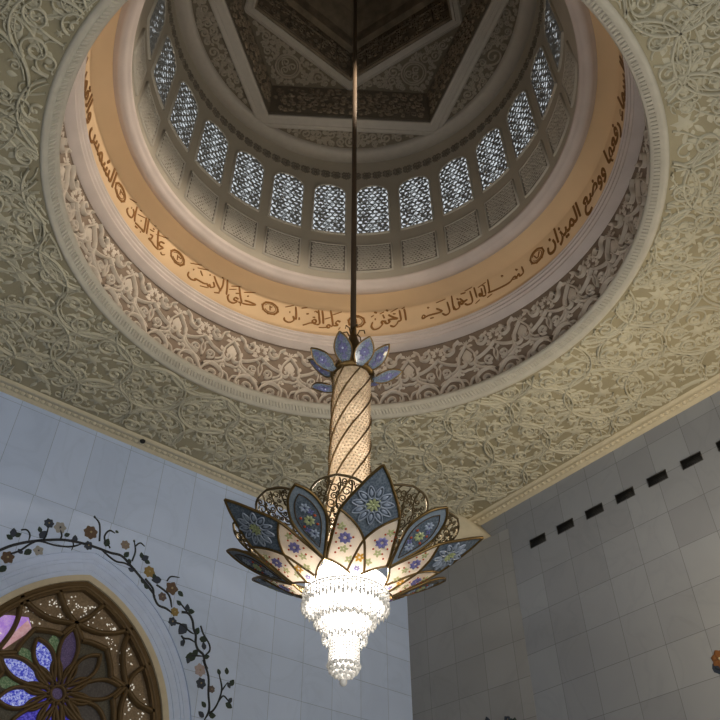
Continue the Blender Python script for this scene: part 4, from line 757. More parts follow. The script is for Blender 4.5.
for k in range(5):
    a = 90 + 72 * k
    bar([P_(2.68, a), P_(2.36, a + 6), P_(2.16, a + 11)], k=4); bar([P_(2.16, a + 11), P_(2.3, a + 22), P_(2.52, a + 36)], k=4); bar([P_(2.52, a + 36), P_(2.3, a + 50), P_(2.16, a + 61)], k=4); bar([P_(2.16, a + 61), P_(2.36, a + 66), P_(2.68, a + 72)], k=4)
def almond(r0, r1, hw, ang, n=9, peak=.6):
    t = np.linspace(0, 1, n); s_ = np.where(t < peak, np.sin(t / peak * math.pi / 2), np.cos((t - peak) / (1 - peak) * math.pi / 2) ** .85) * hw
    r_ = r0 + (r1 - r0) * t; ca, sa = math.cos(rad(ang)), math.sin(rad(ang))
    A = np.stack([OX + r_ * ca - s_ * sa, OZ + r_ * sa + s_ * ca], -1); B = np.stack([OX + r_ * ca + s_ * sa, OZ + r_ * sa - s_ * ca], -1); return A, B
for k in range(10):
    ang = 18 + 36 * k; tip = 2.5 if k % 2 == 0 else 2.16
    for q in almond(.40, tip, .36, ang): bar(q, .075, .17, 3)
    for q in almond(.28, 1.32, .19, ang + 18, peak=.55): bar(q, .05, .14, 3)
for s_ in (1, -1):
    m = lambda L: [np.array([OX + s_ * (x - OX), z]) for x, z in L]
    bar(m([(10.05, 14.87), (10.55, 15.3), (11.06, 16.02)])); bar(m([(10.05, 14.87), (11.0, 14.78), (11.7, 14.95), (12.36, 15.28)]))
    bar(m([(12.66, 12.98), (12.3, 13.9), (12.22, 14.6), (12.36, 15.28)])); bar(m([(12.66, 12.98), (12.85, 13.55), (13.38, 14.1)])); bar(m([(12.66, 12.98), (13.2, 12.55), (14.0, 12.35)])); bar(m([(12.66, 12.98), (12.6, 12.0), (13.0, 11.0), (14.2, 10.2)]))
    bar(m([(11.62, 10.02), (12.4, 10.4), (14.2, 10.2)])); bar(m([(11.62, 10.02), (11.9, 9.2), (12.6, 8.0)])); bar(m([(11.62, 10.02), (10.9, 9.0), (10.05, 8.4)]))
tr.ribbon(arc((OX, OZ), .27, 0, 6.28, 22), .06, .16, fT)
tr.obj('tracery', M_wood, win)
def glass(name, c1, c2, s, scale=16):
    m = bpy.data.materials.new(name); m.use_nodes = True; nt = m.node_tree; b = nt.nodes['Principled BSDF']; L = nt.links
    tc = nt.nodes.new('ShaderNodeTexCoord'); n = nt.nodes.new('ShaderNodeTexNoise'); n.inputs['Scale'].default_value = scale; n.inputs['Detail'].default_value = 6; n.inputs['Roughness'].default_value = .75
    r = nt.nodes.new('ShaderNodeValToRGB'); r.color_ramp.elements[0].position = .44; r.color_ramp.elements[0].color = (*c1, 1); r.color_ramp.elements[1].position = .68; r.color_ramp.elements[1].color = (*c2, 1)
    L.new(tc.outputs['Object'], n.inputs['Vector']); L.new(n.outputs['Fac'], r.inputs['Fac']); L.new(r.outputs['Color'], b.inputs['Base Color']); L.new(r.outputs['Color'], b.inputs['Emission Color'])
    b.inputs['Emission Strength'].default_value = s; b.inputs['Roughness'].default_value = .25; return m
G_blue = glass('daylit blue glass', (.03, .04, .46), (.62, .70, 1.0), .55, 13); G_deep = glass('daylit deep blue glass', (.02, .015, .26), (.16, .14, .70), .5, 12); G_dark = glass('unlit grey glass', (.05, .045, .045), (.10, .09, .085), .12)
G_viol = glass('daylit violet glass', (.06, .045, .10), (.14, .10, .22), .25, 20); G_lav = glass('daylit lavender glass', (.42, .22, .72), (.68, .48, .88), .45, 3); G_pink = glass('daylit pink glass', (.50, .27, .30), (.62, .42, .46), .5, 4); G_green = glass('daylit green glass', (.06, .12, .06), (.24, .29, .18), .3, 14)
def pane(poly, m, y=.40, name='glass_pane'):
    mb = MB(); P = np.asarray(poly, float); fill_poly(mb, [tuple(p) for p in P], [], loc(y)); fill_poly(mb, [tuple(p) for p in P], [], loc(y + .02)); return mb.obj(name, m, win)
star = []
for k in range(5):
    a = 90 + 72 * k; star += [P_(2.68, a), P_(2.16, a + 11), P_(2.52, a + 36), P_(2.16, a + 61)]
pane(star, glass('star ground glass', (.05, .045, .035), (.12, .11, .08), .1), .43)
cols = {0: G_dark, 1: G_dark, 2: G_viol, 3: G_blue, 4: G_blue, 5: G_blue, 6: G_deep, 7: G_deep, 8: G_deep, 9: G_dark}
for k in range(10):
    ang = 18 + 36 * k; A, B = almond(.12, 2.5 if k % 2 == 0 else 2.16, .36, ang); pane(np.concatenate([A, B[::-1][1:-1]]), cols[k], .41)
    A, B = almond(.1, 1.32, .19, ang + 18, peak=.55); pane(np.concatenate([A, B[::-1][1:-1]]), G_deep if 2 <= k <= 8 else G_viol, .395)
for ang in (108, 144, 180): A, B = almond(1.35, 2.2, .22, ang); pane(np.concatenate([A, B[::-1][1:-1]]), G_green, .42)
pane(arc((OX, OZ), .26, 0, 6.1, 16), G_viol, .385); pane([(6.9, 14.35), (7.6, 14.55), (8.28, 14.66), (8.5, 14.3), (8.2, 13.95), (7.75, 13.35), (7.45, 13.3), (7.0, 13.6)], G_lav, .43); pane([(8.28, 14.55), (8.55, 14.25), (7.75, 13.3), (7.5, 13.3)], G_pink, .425)

# ------------------------------------------------------------------ flowering vines inlaid around the arch
def flower(parent, c, r_, kind, fm, org):
    mb = MB(); k = rng.integers(5, 8); a0 = rng.uniform(0, 6)
    for q in range(k):
        a = a0 + q * 2 * math.pi / k; mb.stamp(leaf_tpl(.52, .16), [(c[0] + .12 * r_ * math.cos(a), c[1] + .12 * r_ * math.sin(a))], [a], [r_ * .92], fm)
    for q in range(k):
        a = a0 + (q + .5) * 2 * math.pi / k; mb.stamp(leaf_tpl(.5, .3), [c], [a], [r_ * .6], fm)
    o = mb.obj('flower', FLOWER[kind], parent); tag(o, {'navy': 'dark navy blossom'}.get(kind, kind + ' coloured blossom'))
    mb = MB(); mb.stamp(STUD, [c], [0], [r_ * .2], fm, hs=2.2); mb.obj('flower_centre', M_navy if kind == 'grey' else M_fcent, o)
def vine(name, label, org, fm, stems, flowers, leaves, w=.058):
    v = empty(name, org); tag(v, label, 'vine', 'flowering vines inlaid in the marble'); org = np.array(org)
    def f0(uv): P, N = fm(uv); return P - org + N * .006, N
    for ww, pts in stems:
        mb = MB(); P = smooth(pts, 5); wv = np.full(len(P), w * ww); wv[-4:] *= np.array([.9, .75, .6, .4]); mb.ribbon(P, wv, .035, f0); mb.obj('stem', M_stem, v)
    for c, r_, kd in flowers: flower(v, c, r_ * 1.2, kd, f0, org)
    for i, (c, l, an) in enumerate(leaves):
        mb = MB(); mb.stamp(leaf_tpl(.36, .06), [np.array(c) - .7 * l * np.array([math.cos(rad(an)), math.sin(rad(an))])], [rad(an)], [l * 1.7], f0); mb.obj('leaf', M_leafd if i % 3 else M_navy, v)
Vd = BAKE['V']
vine('inlaid_flower_vine', 'dark stemmed vine with brown and grey blossoms curving over the rose window', (10.05, WB, 15), wall_y(WB), Vd['stems'], Vd['flowers'], Vd['leaves'])  # relief inlay belonging to the marble wall
vine('inlaid_flower_vine', 'vine tip with an orange brown blossom at the right photo edge', (WA, 13.4, 12.8), wall_x(WA), [(.8, [(13.9, 12.75), (13.5, 12.4), (13.3, 11.8), (13.4, 11.2)])], [((13.62, 13.0), .30, 'orange'), ((13.1, 12.5), .25, 'brown')],
     [((13.86, 12.75), .3, 240), ((13.75, 12.62), .25, 200), ((13.4, 12.3), .3, 20)])
vine('inlaid_flower_vine', 'dark leafy vine tips at the bottom of the corner pier', (27.6, 24, 13), wall_x(27.6), [(.7, [(24.6, 12.6), (24.62, 13.2), (24.68, 13.62)]), (.7, [(23.3, 12.3), (23.4, 12.9), (23.5, 13.32)]), (.6, [(22.9, 12.4), (23.1, 12.9), (23.15, 13.2)])], [((23.45, 13.25), .12, 'navy')],
     [((24.65, 13.4), .3, 80), ((24.66, 13.3), .26, 140), ((24.3, 13.2), .26, 60), ((23.5, 13.2), .26, 60), ((23.1, 13.0), .25, 100), ((23.3, 13.1), .25, 30)])
# ------------------------------------------------------------------ chandelier
M_gold = mat('aged gold metal', (.17, .11, .045), .42, metal=.9, var=.15, vscale=6)
M_rod = mat('bronze rod', (.065, .045, .028), .6, metal=.1)
M_blue = translucent('blue mosaic glass', (.05, .072, .108), .18, .22, vscale=22, color2=(.20, .24, .30))
M_blue_l = translucent('pale blue glass', (.18, .23, .30), .22, .25, vscale=24, color2=(.30, .35, .42))
M_cream = translucent('cream glass', (1.0, .96, .90), .68, .3, vscale=30, color2=(.98, .89, .80))
M_cryst = translucent('clear crystal jewels', (.36, .42, .55), .3, .08)
M_green = translucent('green jewels', (.55, .60, .34), .45, .1)
M_violet = translucent('violet jewels', (.24, .24, .56), .45, .1)
M_outl = translucent('pale crystal outline', (.32, .37, .47), .3, .1)
M_red = translucent('red jewels', (.48, .08, .03), .35, .1)
M_amber = translucent('amber jewels', (.75, .45, .08), .4, .1)
M_bead = translucent('crystal beads', (.80, .79, .78), .4, .06)
M_core = emission('lamp core', (1.0, .93, .82), 8.0)
M_shaft = translucent('frosted crystal shaft', (.86, .72, .54), .72, .35, vscale=9, color2=(.55, .43, .30))
ZT = 18.4
g = np.array([math.cos(YAW), math.sin(YAW), 0.0]); lat = np.array([math.sin(YAW), -math.cos(YAW), 0.0])
top = np.array([CX, CY, ZT]) + lat * (-.06)
tilt = rad(1.0)
M_fil = mat('backlit filigree gold', (.085, .06, .028), .55, metal=.35)  # gold darkened in its colour to stand for its backlit side
ch = empty('chandelier', tuple(top)); ch.rotation_mode = 'AXIS_ANGLE'; ch.rotation_axis_angle = (tilt, *g)
tag(ch, 'lotus shaped crystal chandelier of gold and blue glass petals hanging from the dome', 'chandelier')
RM = Matrix.Rotation(tilt, 3, Vector(g))
def tolocal(P): return np.array([list(RM.inverted() @ Vector(tuple(np.array(p) - top))) for p in P])
TH0 = rad(230.525 + 14.4)
def zcone(R): return 10.1 + .55 * (R - 1)
def cone(th0, off=0.0, zf=zcone, bulge=.0):
    """u = azimuth offset in degrees, v = R ; local to the chandelier; normal outward/down"""
    def fm(uv):
        uv = np.asarray(uv, float); t = th0 + np.radians(uv[:, 0]); R = uv[:, 1]
        e = 1e-3; s_ = (zf(R + e) - zf(R - e)) / (2 * e); nn = np.column_stack([np.cos(t) * s_, np.sin(t) * s_, -np.ones(len(t))]); nn /= np.linalg.norm(nn, axis=1)[:, None]
        P = np.column_stack([R * np.cos(t), R * np.sin(t), zf(R) - ZT]); return P + nn * off, nn
    return fm
def tangent(fm, Rc, phc=0.0):
    """local metric coordinates (x sideways, y outward) around a point of the petal"""
    def f2(xy):
        xy = np.asarray(xy, float); R = Rc + xy[:, 1] * .876; return fm(np.column_stack([phc + np.degrees(xy[:, 0] / R), R]))
    return f2
def grid_panel(name, rows, fm, m, parent, cols=9, thick=.02):
    """rows: (R, phi_left, phi_right)"""
    n = len(rows); UV = np.array([[(l + (r_ - l) * j / (cols - 1), R) for j in range(cols)] for R, l, r_ in rows])
    P, N = fm(UV.reshape(-1, 2)); P = P.reshape(n, cols, 3); N = N.reshape(n, cols, 3)
    mb = MB(); mb.sheet(P, P - N * thick, thick); return mb.obj(name, m, parent)
class Each:
    """every flower or jewel stamped through this becomes an object of its own"""
    @classmethod
    def stamp(c, *a, **k): m = MB(); m.stamp(*a, **k); m.obj(c.nm, c.mt, c.pr)
    @classmethod
    def add(c, build): m = MB(); build(m); m.obj(c.nm, c.mt, c.pr)
def fan(mb, fm2, c, k, r0, ln, tpl, a0=0, size=None):
    if isinstance(mb, type): mb.add(lambda m: fan(m, fm2, c, k, r0, ln, tpl, a0)); return
    for q in range(k):
        a = a0 + q * 2 * math.pi / k; mb.stamp(tpl, [(c[0] + r0 * math.cos(a), c[1] + r0 * math.sin(a))], [a], [ln], fm2)
ER = np.array([.78, .95, 1.25, 1.6, 1.9, 2.3, 2.75, 3.05, 3.29]); EP = np.array([0, 12.5, 34, 26.5, 22, 17, 8.6, 3.9, 0])
def edge(R): return np.interp(R, ER, EP)
AR = np.array([1.66, 1.78, 1.95, 2.12, 2.3]); AP = np.array([0, 3.0, 7.4, 12.2, 17.0])
BIGL = ['large petal facing the camera with a star rosette', 'large petal pointing left', 'large petal pointing away on the left', 'large petal pointing away on the right', 'large petal pointing right']
for k in range(5):
    th = TH0 - k * rad(72); fm = cone(th); fmo = cone(th, .012)
    mb = MB()
    # gold came: outline plus the crossing arcs
    prof = [(p, R) for R, p in zip(ER[2:], EP[2:])]; right = smooth(prof, 5); left = right * np.array([-1, 1])
    for q in (right, left): mb.tube(cone(th, .0)(q)[0], .036, 6)
    base = np.array([(-34, 1.25), (-12.5, .95), (0, .78), (12.5, .95), (34, 1.25)]); mb.tube(fm(np.concatenate([np.linspace(base[i], base[i + 1], 5) for i in range(4)]))[0], .03, 6)
    a = smooth([(-17, 2.3), (-7.4, 1.98), (0, 1.66), (5, 1.3), (11, .97)], 6); 
    for s_ in (1, -1): mb.tube(fmo(a * np.array([s_, 1]))[0], .03, 6)
    pt_ = mb.obj('large_petal', M_gold, ch, smooth=True); tag(pt_, BIGL[k])
    rows = [(R, -edge(R), edge(R)) for R in np.linspace(3.27, 2.3, 12)] + [(R, -np.interp(R, AR, AP), np.interp(R, AR, AP)) for R in np.linspace(2.28, 1.67, 9)]
    grid_panel('blue_panel', rows, fm, M_blue, pt_)
    rows = [(R, -edge(R), edge(R)) for R in np.linspace(1.66, .80, 14)]; grid_panel('cream_panel', rows, fm, M_cream, pt_, 13)
    for s_ in (1, -1):
        rows = [(R, s_ * np.interp(R, AR, AP), s_ * edge(R)) for R in np.linspace(2.29, 1.66, 9)]; grid_panel('cream_panel', rows, fm, M_cream, pt_, 6)
    f2 = tangent(cone(th, .02), 2.44)
    mb = MB()
    for q in range(11):
        a_ = q * 2 * math.pi / 11 + .2; c = (.33 * math.cos(a_), .33 * math.sin(a_)); mb.stamp(leaf_tpl(.24, .2), [(.22 * math.cos(a_), .22 * math.sin(a_))], [a_], [.19], f2)
    mb.obj('crystal_rosette', M_cryst, pt_)
    mb = MB()
    for q in range(11):
        a_ = q * 2 * math.pi / 11 + .2; t = np.linspace(0, 2 * math.pi, 12)[:-1]; x = .32 + .16 * np.cos(t); y_ = .075 * np.sin(t) * (1 - .35 * np.cos(t)); mb.ribbon(np.stack([x * math.cos(a_) - y_ * math.sin(a_), x * math.sin(a_) + y_ * math.cos(a_)], -1), .016, .03, f2, closed=True)
    mb.obj('rosette_outline', M_outl, pt_)
    mb = MB(); fan(mb, f2, (0, 0), 8, .02, .18, leaf_tpl(.2, .25)); mb.stamp(STUD, [(0, 0)], [0], [.05], f2); mb.obj('rosette_star', M_green, pt_)
    class vi(Each): nm, mt, pr = 'violet_flower', M_violet, pt_
    class gr(Each): nm, mt, pr = 'green_flower', M_green, pt_
    class re(Each): nm, mt, pr = 'red_jewel', M_red, pt_
    class am(Each): nm, mt, pr = 'amber_flower', M_amber, pt_
    for s_ in (1, -1):
        f3 = tangent(cone(th, .02), 1.68, s_ * 14.5)
        fan(vi, f3, (0, 0), 8, .03, .13, leaf_tpl(.4, .3))
        fan(gr, f3, (s_ * .08, .30), 5, .01, .10, LEAF); fan(gr, f3, (s_ * .03, -.28), 5, .01, .10, LEAF)
        for x, y_ in ((.2, .12), (-.18, .02), (.2, -.1), (.15, .34), (-.02, .22), (.14, -.26), (-.12, -.2), (.24, .24), (.22, -.36)): re.stamp(STUD, [(s_ * x, y_)], [0], [.027], f3)
    f3 = tangent(cone(th, .02), 1.22); fan(am, f3, (0, .05), 6, .02, .11, LEAF)
    for s_ in (1, -1): fan(gr, f3, (s_ * .22, -.02), 5, .01, .10, LEAF)
    fan(vi, f3, (0, -.24), 6, .01, .08, LEAF)
HR = np.array([1.28, 1.45, 1.6, 1.9, 2.25, 2.6, 2.8, 2.95]); HP = np.array([0, 3.6, 6, 9.6, 10.8, 7.6, 4.2, 0])
def hw_(R): return np.interp(R, HR, HP)
ALML = ['almond petal left of the front petal', 'almond petal on the lower left', 'almond petal at the far side', 'almond petal on the lower right', 'almond petal right of the front petal']
for k in range(5):
    th = TH0 - rad(36) - k * rad(72); zf = lambda R: zcone(R) - .03; fm = cone(th, 0, zf)
    e_ = smooth([(p, R) for R, p in zip(HR, HP)], 5); mb = MB()
    for s_ in (1, -1): mb.tube(fm(e_ * np.array([s_, 1]))[0], .036, 6)
    pt_ = mb.obj('almond_petal', M_gold, ch, smooth=True); tag(pt_, ALML[k])
    grid_panel('blue_panel', [(R, -hw_(R), hw_(R)) for R in np.linspace(2.94, 1.3, 18)], fm, M_blue_l, pt_, 7)
    fi_ = cone(th, .012, zf); q = np.array([(p * .66, 1.28 + (R - 1.28) * .72 + .26) for R, p in zip(HR, HP)]); q = smooth(q, 5); mb = MB()
    for s_ in (1, -1): mb.tube(fi_(q * np.array([s_, 1]))[0], .014, 5)
    mb.obj('inner_border', M_rod, pt_)
    grid_panel('inner_panel', [(1.28 + (R - 1.28) * .70 + .28, -hw_(R) * .62, hw_(R) * .62) for R in np.linspace(2.92, 1.32, 14)], cone(th, .008, zf), M_blue, pt_, 5, .006)
    f2 = tangent(cone(th, .018, zf), 2.15); 
    class vi(Each): nm, mt, pr = 'violet_flower', M_violet, pt_
    class gr(Each): nm, mt, pr = 'green_flower', M_green, pt_
    class re(Each): nm, mt, pr = 'red_jewel', M_red, pt_
    class cr(Each): nm, mt, pr = 'crystal_flower', M_cryst, pt_
    fan(gr, f2, (0, 0), 8, .02, .12, leaf_tpl(.35, .3))
    for y_ in (.32, -.34): fan(cr, f2, (0, y_), 7, .02, .11, leaf_tpl(.35, .3)); fan(vi, f2, (0, y_), 4, .01, .06, LEAF)
    for x, y_ in ((.17, .1), (-.17, .1), (.16, -.12), (-.16, -.12)): re.stamp(STUD, [(x, y_)], [0], [.035], f2)
    fan(vi, f2, (.11, .2), 4, .01, .07, LEAF); fan(vi, f2, (-.11, -.22), 4, .01, .07, LEAF)
# open filigree petals behind the glass ones
FR = np.array([1.25, 1.6, 2.0, 2.3, 2.55, 2.72, 2.8]); FP = np.array([9, 14.5, 17.5, 17, 14, 8.5, 0])
zfil = lambda R: 10.36 + .655 * (R - 1.25)
for k in range(10):
    th = TH0 + rad(18) + k * rad(36); fm = cone(th, 0, zfil); e_ = smooth([(p, R) for R, p in zip(FR, FP)], 5); mb = MB()
    for s_ in (1, -1): mb.tube(fm(e_ * np.array([s_, 1]))[0], .032, 5)
    pt_ = mb.obj('filigree_petal', M_fil, ch, smooth=True)
    f2 = tangent(fm, 2.0); mb = MB(); fh = lambda P: np.interp(P[:, 1], FR, FP)
    def tst(P):
        P = np.asarray(P).reshape(-1, 2); R = 2.0 + P[:, 1] * .876; return (R > 1.3) & (R < 2.76) & (np.abs(np.degrees(P[:, 0] / R)) < np.interp(R, FR, FP) - .3)
    def tubes(P, r_=.011): 
        mb.tube(f2(P)[0], r_ * 1.35, 4, cap=False)
    got = []
    for _ in range(2500):
        c = np.array([rng.uniform(-.6, .6), rng.uniform(-.8, .9)]); r_ = rng.uniform(.05, .13)
        t8 = c + r_ * np.stack([np.cos(np.arange(8) * .785), np.sin(np.arange(8) * .785)], -1)
        if tst(t8).all() and all(np.hypot(*(c - q[0])) > (r_ + q[1]) * .8 for q in got):
            got.append((c, r_)); tubes(spiral(c, r_, 1.3, rng.uniform(0, 6.28), rng.choice([-1, 1]), 16, .25), .013)
            if len(got) > 75: break
    for x in (-.3, 0, .3): 
        yy = np.linspace(-.8, .85, 30); P = np.stack([x * (1 - .3 * yy ** 2) + .06 * np.sin(yy * 7 + k), yy], -1); q = tst(P); 
        if q.sum() > 4: tubes(P[q], .016)
    mb.obj('filigree', M_fil, pt_)
# shaft with spiral bands
mb = MB(); mb.lathe([(.50, 10.3 - ZT), (.50, 16.75 - ZT)], 48); sh = mb.obj('crystal_shaft', M_shaft, ch, smooth=True)
OCT = (np.array([(1, 0, 0), (-1, 0, 0), (0, 1, 0), (0, -1, 0), (0, 0, 1), (0, 0, -1)], float), np.array([(0, 2, 4), (2, 1, 4), (1, 3, 4), (3, 0, 4), (2, 0, 5), (1, 2, 5), (3, 1, 5), (0, 3, 5)]))
def beads(mb, C, r_, zs=1.0):
    C = np.asarray(C, float); n = len(C); r_ = np.broadcast_to(np.asarray(r_, float), (n,)); V = C[:, None] + OCT[0][None] * r_[:, None, None] * np.array([1, 1, zs]); F = OCT[1][None] + (np.arange(n) * 6)[:, None, None]; mb.add(V, F.reshape(-1, 3))
mb = MB(); C = []
for i, z in enumerate(np.arange(10.4, 16.7, .105)):
    t = (np.arange(34) + .5 * (i % 2)) * 2 * math.pi / 34; C.append(np.stack([.53 * np.cos(t), .53 * np.sin(t), np.full(34, z - ZT)], -1))
beads(mb, np.concatenate(C), .034); o = mb.obj('crystal_studs', translucent('amber crystal studs', (.78, .66, .50), .5, .1), sh); o['kind'] = 'stuff'
for k in range(7):
    z = np.linspace(10.35, 16.75, 70); t = TH0 + k * 2 * math.pi / 7 + (z - 10.35) * math.pi / 3.05; mb = MB(); mb.tube(np.stack([.56 * np.cos(t), .56 * np.sin(t), z - ZT], -1), .026, 6); mb.obj('spiral_band', M_gold, sh, smooth=True)
mb = MB(); mb.lathe([(.5, 16.7), (.62, 16.72), (.66, 16.8), (.58, 16.95), (.5, 17.1), (.36, 17.6), (.2, 18.1), (.1, 18.4), (.09, 18.75), (.02, 18.78)], 40); 
for b_ in mb.v: b_[:, 2] -= ZT
mb.obj('collar', M_gold, ch, smooth=True)
# small petals crowning the shaft
M_viod = translucent('dark violet jewels', (.13, .13, .27), .3, .12)
def small_petal(th, r0, r1, z0, z1, hw, lab):
    zf = lambda R: z0 + (z1 - z0) * np.clip((R - r0) / (r1 - r0), -.1, 1.1) ** 1.25
    fm = cone(th, 0, zf); t = np.linspace(0, 1, 12); R = r0 + (r1 - r0) * t; ph = np.degrees(hw * np.where(t < .55, np.sin(t / .55 * math.pi / 2), np.cos((t - .55) / .45 * math.pi / 2) ** .85) / R)
    mb = MB()
    for s_ in (1, -1): mb.tube(fm(np.stack([s_ * ph, R], -1))[0], .026, 6)
    p_ = mb.obj('crown_petal', M_gold, ch, smooth=True); grid_panel('blue_panel', [(a, -b, b) for a, b in zip(R, ph)], fm, M_blue, p_, 5, .015)
    f2 = tangent(cone(th, .015, zf), (r0 + r1) / 2 + .05); mb = MB(); fan(mb, f2, (0, 0), 8, .02, .14, leaf_tpl(.35, .3)); mb.obj('violet_flower', M_viod, p_)
    for y_ in (.24, -.22): mb = MB(); fan(mb, f2, (0, y_), 5, .01, .09, LEAF); mb.obj('violet_flower', M_viod, p_)
    mb = MB(); mb.stamp(STUD, [(0, 0)], [0], [.04], f2); mb.obj('crystal_jewel', M_cryst, p_)
BT = rad(230.525)
for k in range(5): small_petal(BT + rad(-88 + 72 * k), .5, 1.3, 16.7, 17.35, .26, '')
for k in range(5): small_petal(BT + rad(-52 + 72 * k), .55, 1.48, 16.6, 17.0, .27, '')
for k in range(6):
    mb = MB(); t = BT + rad(60 * k + 20); mb.tube(np.array([(.12 * math.cos(t), .12 * math.sin(t), .0), (.2 * math.cos(t), .2 * math.sin(t), .2), (.34 * math.cos(t), .34 * math.sin(t), .18), (.36 * math.cos(t), .36 * math.sin(t), .05)]), .022, 5); mb.obj('scroll_hook', M_gold, ch)
# suspension rod up to the crown of the dome
mb = MB(); zt = ZC + 25.5 + 3.5; px = np.array([CX, CY, 0]) + lat * .0
mb.tube(tolocal([top + np.array([0, 0, .2]), px + np.array([0, 0, zt])]), .095, 10); mb.obj('rod', M_rod, ch)
# crystal tiers
TIER = [(1.0, 9.9, 9.58, 66, ''), (.92, 9.88, 9.62, 60, ''), (.70, 9.75, 9.24, 48, ''), (.62, 9.7, 9.28, 44, ''), (.49, 9.4, 8.84, 40, '')]
for r_, z1, z0, n, nm in TIER:
    mb = MB(); C = []; rr = []
    for i in range(n):
        t = i * 2 * math.pi / n; zz = np.arange(z0 + .05 * (i % 2) * 1.0, z1, .105); C.append(np.stack([np.full(len(zz), r_ * math.cos(t)), np.full(len(zz), r_ * math.sin(t)), zz - ZT], -1)); q = np.full(len(zz), .027); q[0] = .045; rr.append(q)
    beads(mb, np.concatenate(C), np.concatenate(rr), 2.1); o = mb.obj('crystal_curtain', M_bead, ch); o['kind'] = 'stuff'
    mb = MB(); t = np.linspace(0, 2 * math.pi, 49)[:-1]; mb.tube(np.stack([r_ * np.cos(t), r_ * np.sin(t), np.full(48, z1 - ZT)], -1), .022, 5, closed=True); mb.obj('tier_ring', M_bead, o)
mb = MB(); C = []
for i in range(30):
    t = i * 2 * math.pi / 30; zz = np.arange(8.3, 9.1, .065); C.append(np.stack([np.full(len(zz), .33 * math.cos(t)), np.full(len(zz), .33 * math.sin(t)), zz - ZT], -1))
beads(mb, np.concatenate(C), .034, 1.1); o = mb.obj('crystal_curtain', M_bead, ch); o['kind'] = 'stuff'
mb = MB()
def ball(mb, c, r_, n=8, m=12):
    mb.lathe([(max(1e-4, r_ * math.sin(math.pi * i / n)), c[2] - r_ * math.cos(math.pi * i / n)) for i in range(n + 1)], m, (c[0], c[1]))
for r_, z, n, s_ in ((.33, 8.27, 18, .058), (.285, 8.17, 15, .058), (.2, 8.09, 10, .056), (.1, 8.04, 5, .054)):
    for i in range(n):
        t = (i + .5 * (n % 2)) * 2 * math.pi / n; ball(mb, (r_ * math.cos(t), r_ * math.sin(t), z - ZT), s_, 6, 9)
o = mb.obj('bead_cluster', M_bead, ch, smooth=True)
mb = MB(); ball(mb, (0, 0, 7.93 - ZT), .085, 10, 16); mb.obj('bottom_ball', M_bead, ch, smooth=True)
mb = MB(); mb.lathe([(.02, 10.45), (.7, 10.45), (.97, 10.22), (.86, 9.9), (.82, 9.72), (.52, 9.68), (.52, 9.36), (.38, 9.3), (.38, 8.98), (.24, 8.92), (.24, 8.36), (.02, 8.33)], 36)
for b_ in mb.v: b_[:, 2] -= ZT
mb.obj('lamp_core', M_core, ch)

# ------------------------------------------------------------------ lights
def point(loc_, p, col=(1, .95, .87), r_=.1, parent=None):
    l = bpy.data.lights.new('lamp', 'POINT'); l.energy = p; l.color = col; l.shadow_soft_size = r_; o = bpy.data.objects.new('lamp', l); COL.objects.link(o); o.location = loc_
    if parent: o.parent = parent
    return o
for k in range(5):
    t = TH0 + k * rad(72); point((.72 * math.cos(t), .72 * math.sin(t), 10.5 - ZT), LP_BOWL, parent=ch)
point((0, 0, 11.6 - ZT), LP_SHAFT, r_=.2, parent=ch)
for z, p in ((12.6, 1.0), (13.8, .9), (15.0, .75), (16.2, .35)): point((.12, .05, z - ZT), LP_SHAFT * p, r_=.15, parent=ch)
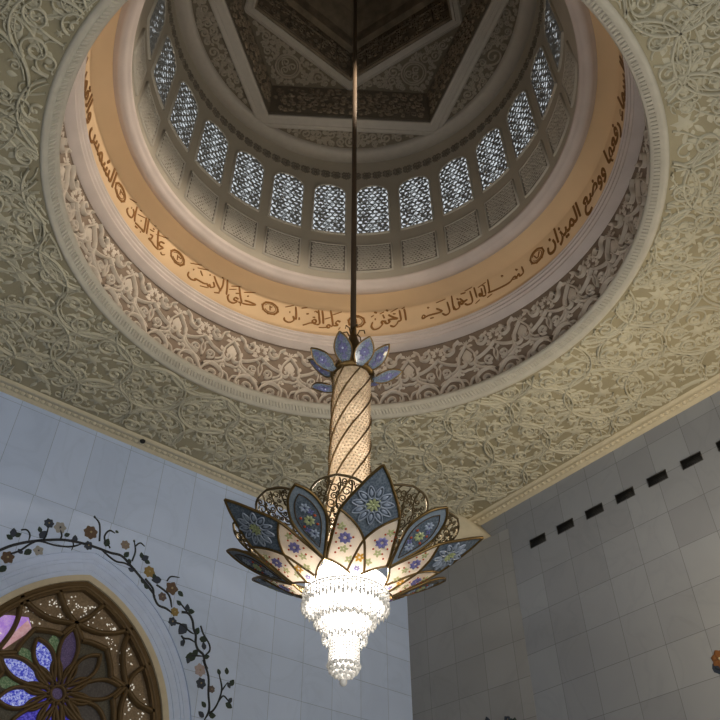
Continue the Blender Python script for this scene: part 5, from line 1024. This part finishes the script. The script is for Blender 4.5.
# hidden warm strip behind the lower cornice
mb = MB(); t = np.linspace(0, 2 * math.pi, 161)[:-1]; mb.tube(np.stack([CX + 10.52 * np.cos(t), CY + 10.52 * np.sin(t), np.full(160, ZC + 5.05)], -1), .025, 5, closed=True)
struct(mb.obj('trim_17', emission('warm strip lamp', (1.0, .66, .36), STRIP)), 'warm lamp strip in the cove of the pale cornice', 'lamp')
def area(name, loc_, target, sx, sy, p, col):
    l = bpy.data.lights.new(name, 'AREA'); l.shape = 'RECTANGLE'; l.size = sx; l.size_y = sy; l.energy = p; l.color = col
    o = bpy.data.objects.new(name, l); COL.objects.link(o); o.location = loc_; o.rotation_euler = (Vector(target) - Vector(loc_)).to_track_quat('-Z', 'Y').to_euler(); return o
for th, p in FILL_SPOTS:                                       # added spots by the opposite drum windows, lighting frieze and peach band
    t = rad(th); l = bpy.data.lights.new('added_fill_spot', 'SPOT'); l.energy = p; l.color = (1.0, .84, .66); l.spot_size = rad(27); l.spot_blend = .6; l.shadow_soft_size = .8
    o = bpy.data.objects.new('added_fill_spot', l); COL.objects.link(o); o.location = (CX + 8.9 * math.cos(t), CY + 8.9 * math.sin(t), ZC + 14.0)
    o.rotation_euler = (Vector((CX - 11 * math.cos(t), CY - 11 * math.sin(t), ZC + 4.5)) - o.location).to_track_quat('-Z', 'Y').to_euler()
for nm, l_, t_, sx, sy, p, c in AREAS: area(nm, l_, t_, sx, sy, p, c)
w = bpy.data.worlds.new('hall'); sc.world = w; w.use_nodes = True; nt = w.node_tree; bg = nt.nodes['Background']
tc = nt.nodes.new('ShaderNodeTexCoord'); sp = nt.nodes.new('ShaderNodeSeparateXYZ'); nt.links.new(tc.outputs['Generated'], sp.inputs[0])
mr = nt.nodes.new('ShaderNodeMapRange'); mr.inputs['From Min'].default_value = -1; mr.inputs['From Max'].default_value = .1; nt.links.new(sp.outputs['Y'], mr.inputs['Value'])
mx = nt.nodes.new('ShaderNodeMix'); mx.data_type = 'RGBA'; mx.inputs[6].default_value = (*W_Y, 1); mx.inputs[7].default_value = (*W_X, 1)
nt.links.new(mr.outputs[0], mx.inputs[0]); nt.links.new(mx.outputs[2], bg.inputs['Color']); bg.inputs['Strength'].default_value = W_S
sc.view_settings.view_transform = 'Standard'; sc.view_settings.look = 'None'; sc.view_settings.gamma = 1; sc.view_settings.exposure = EXPO; sc.view_settings.use_curve_mapping = False
sc.cycles.use_denoising = True; sc.cycles.max_bounces = 6; sc.cycles.sample_clamp_indirect = 6
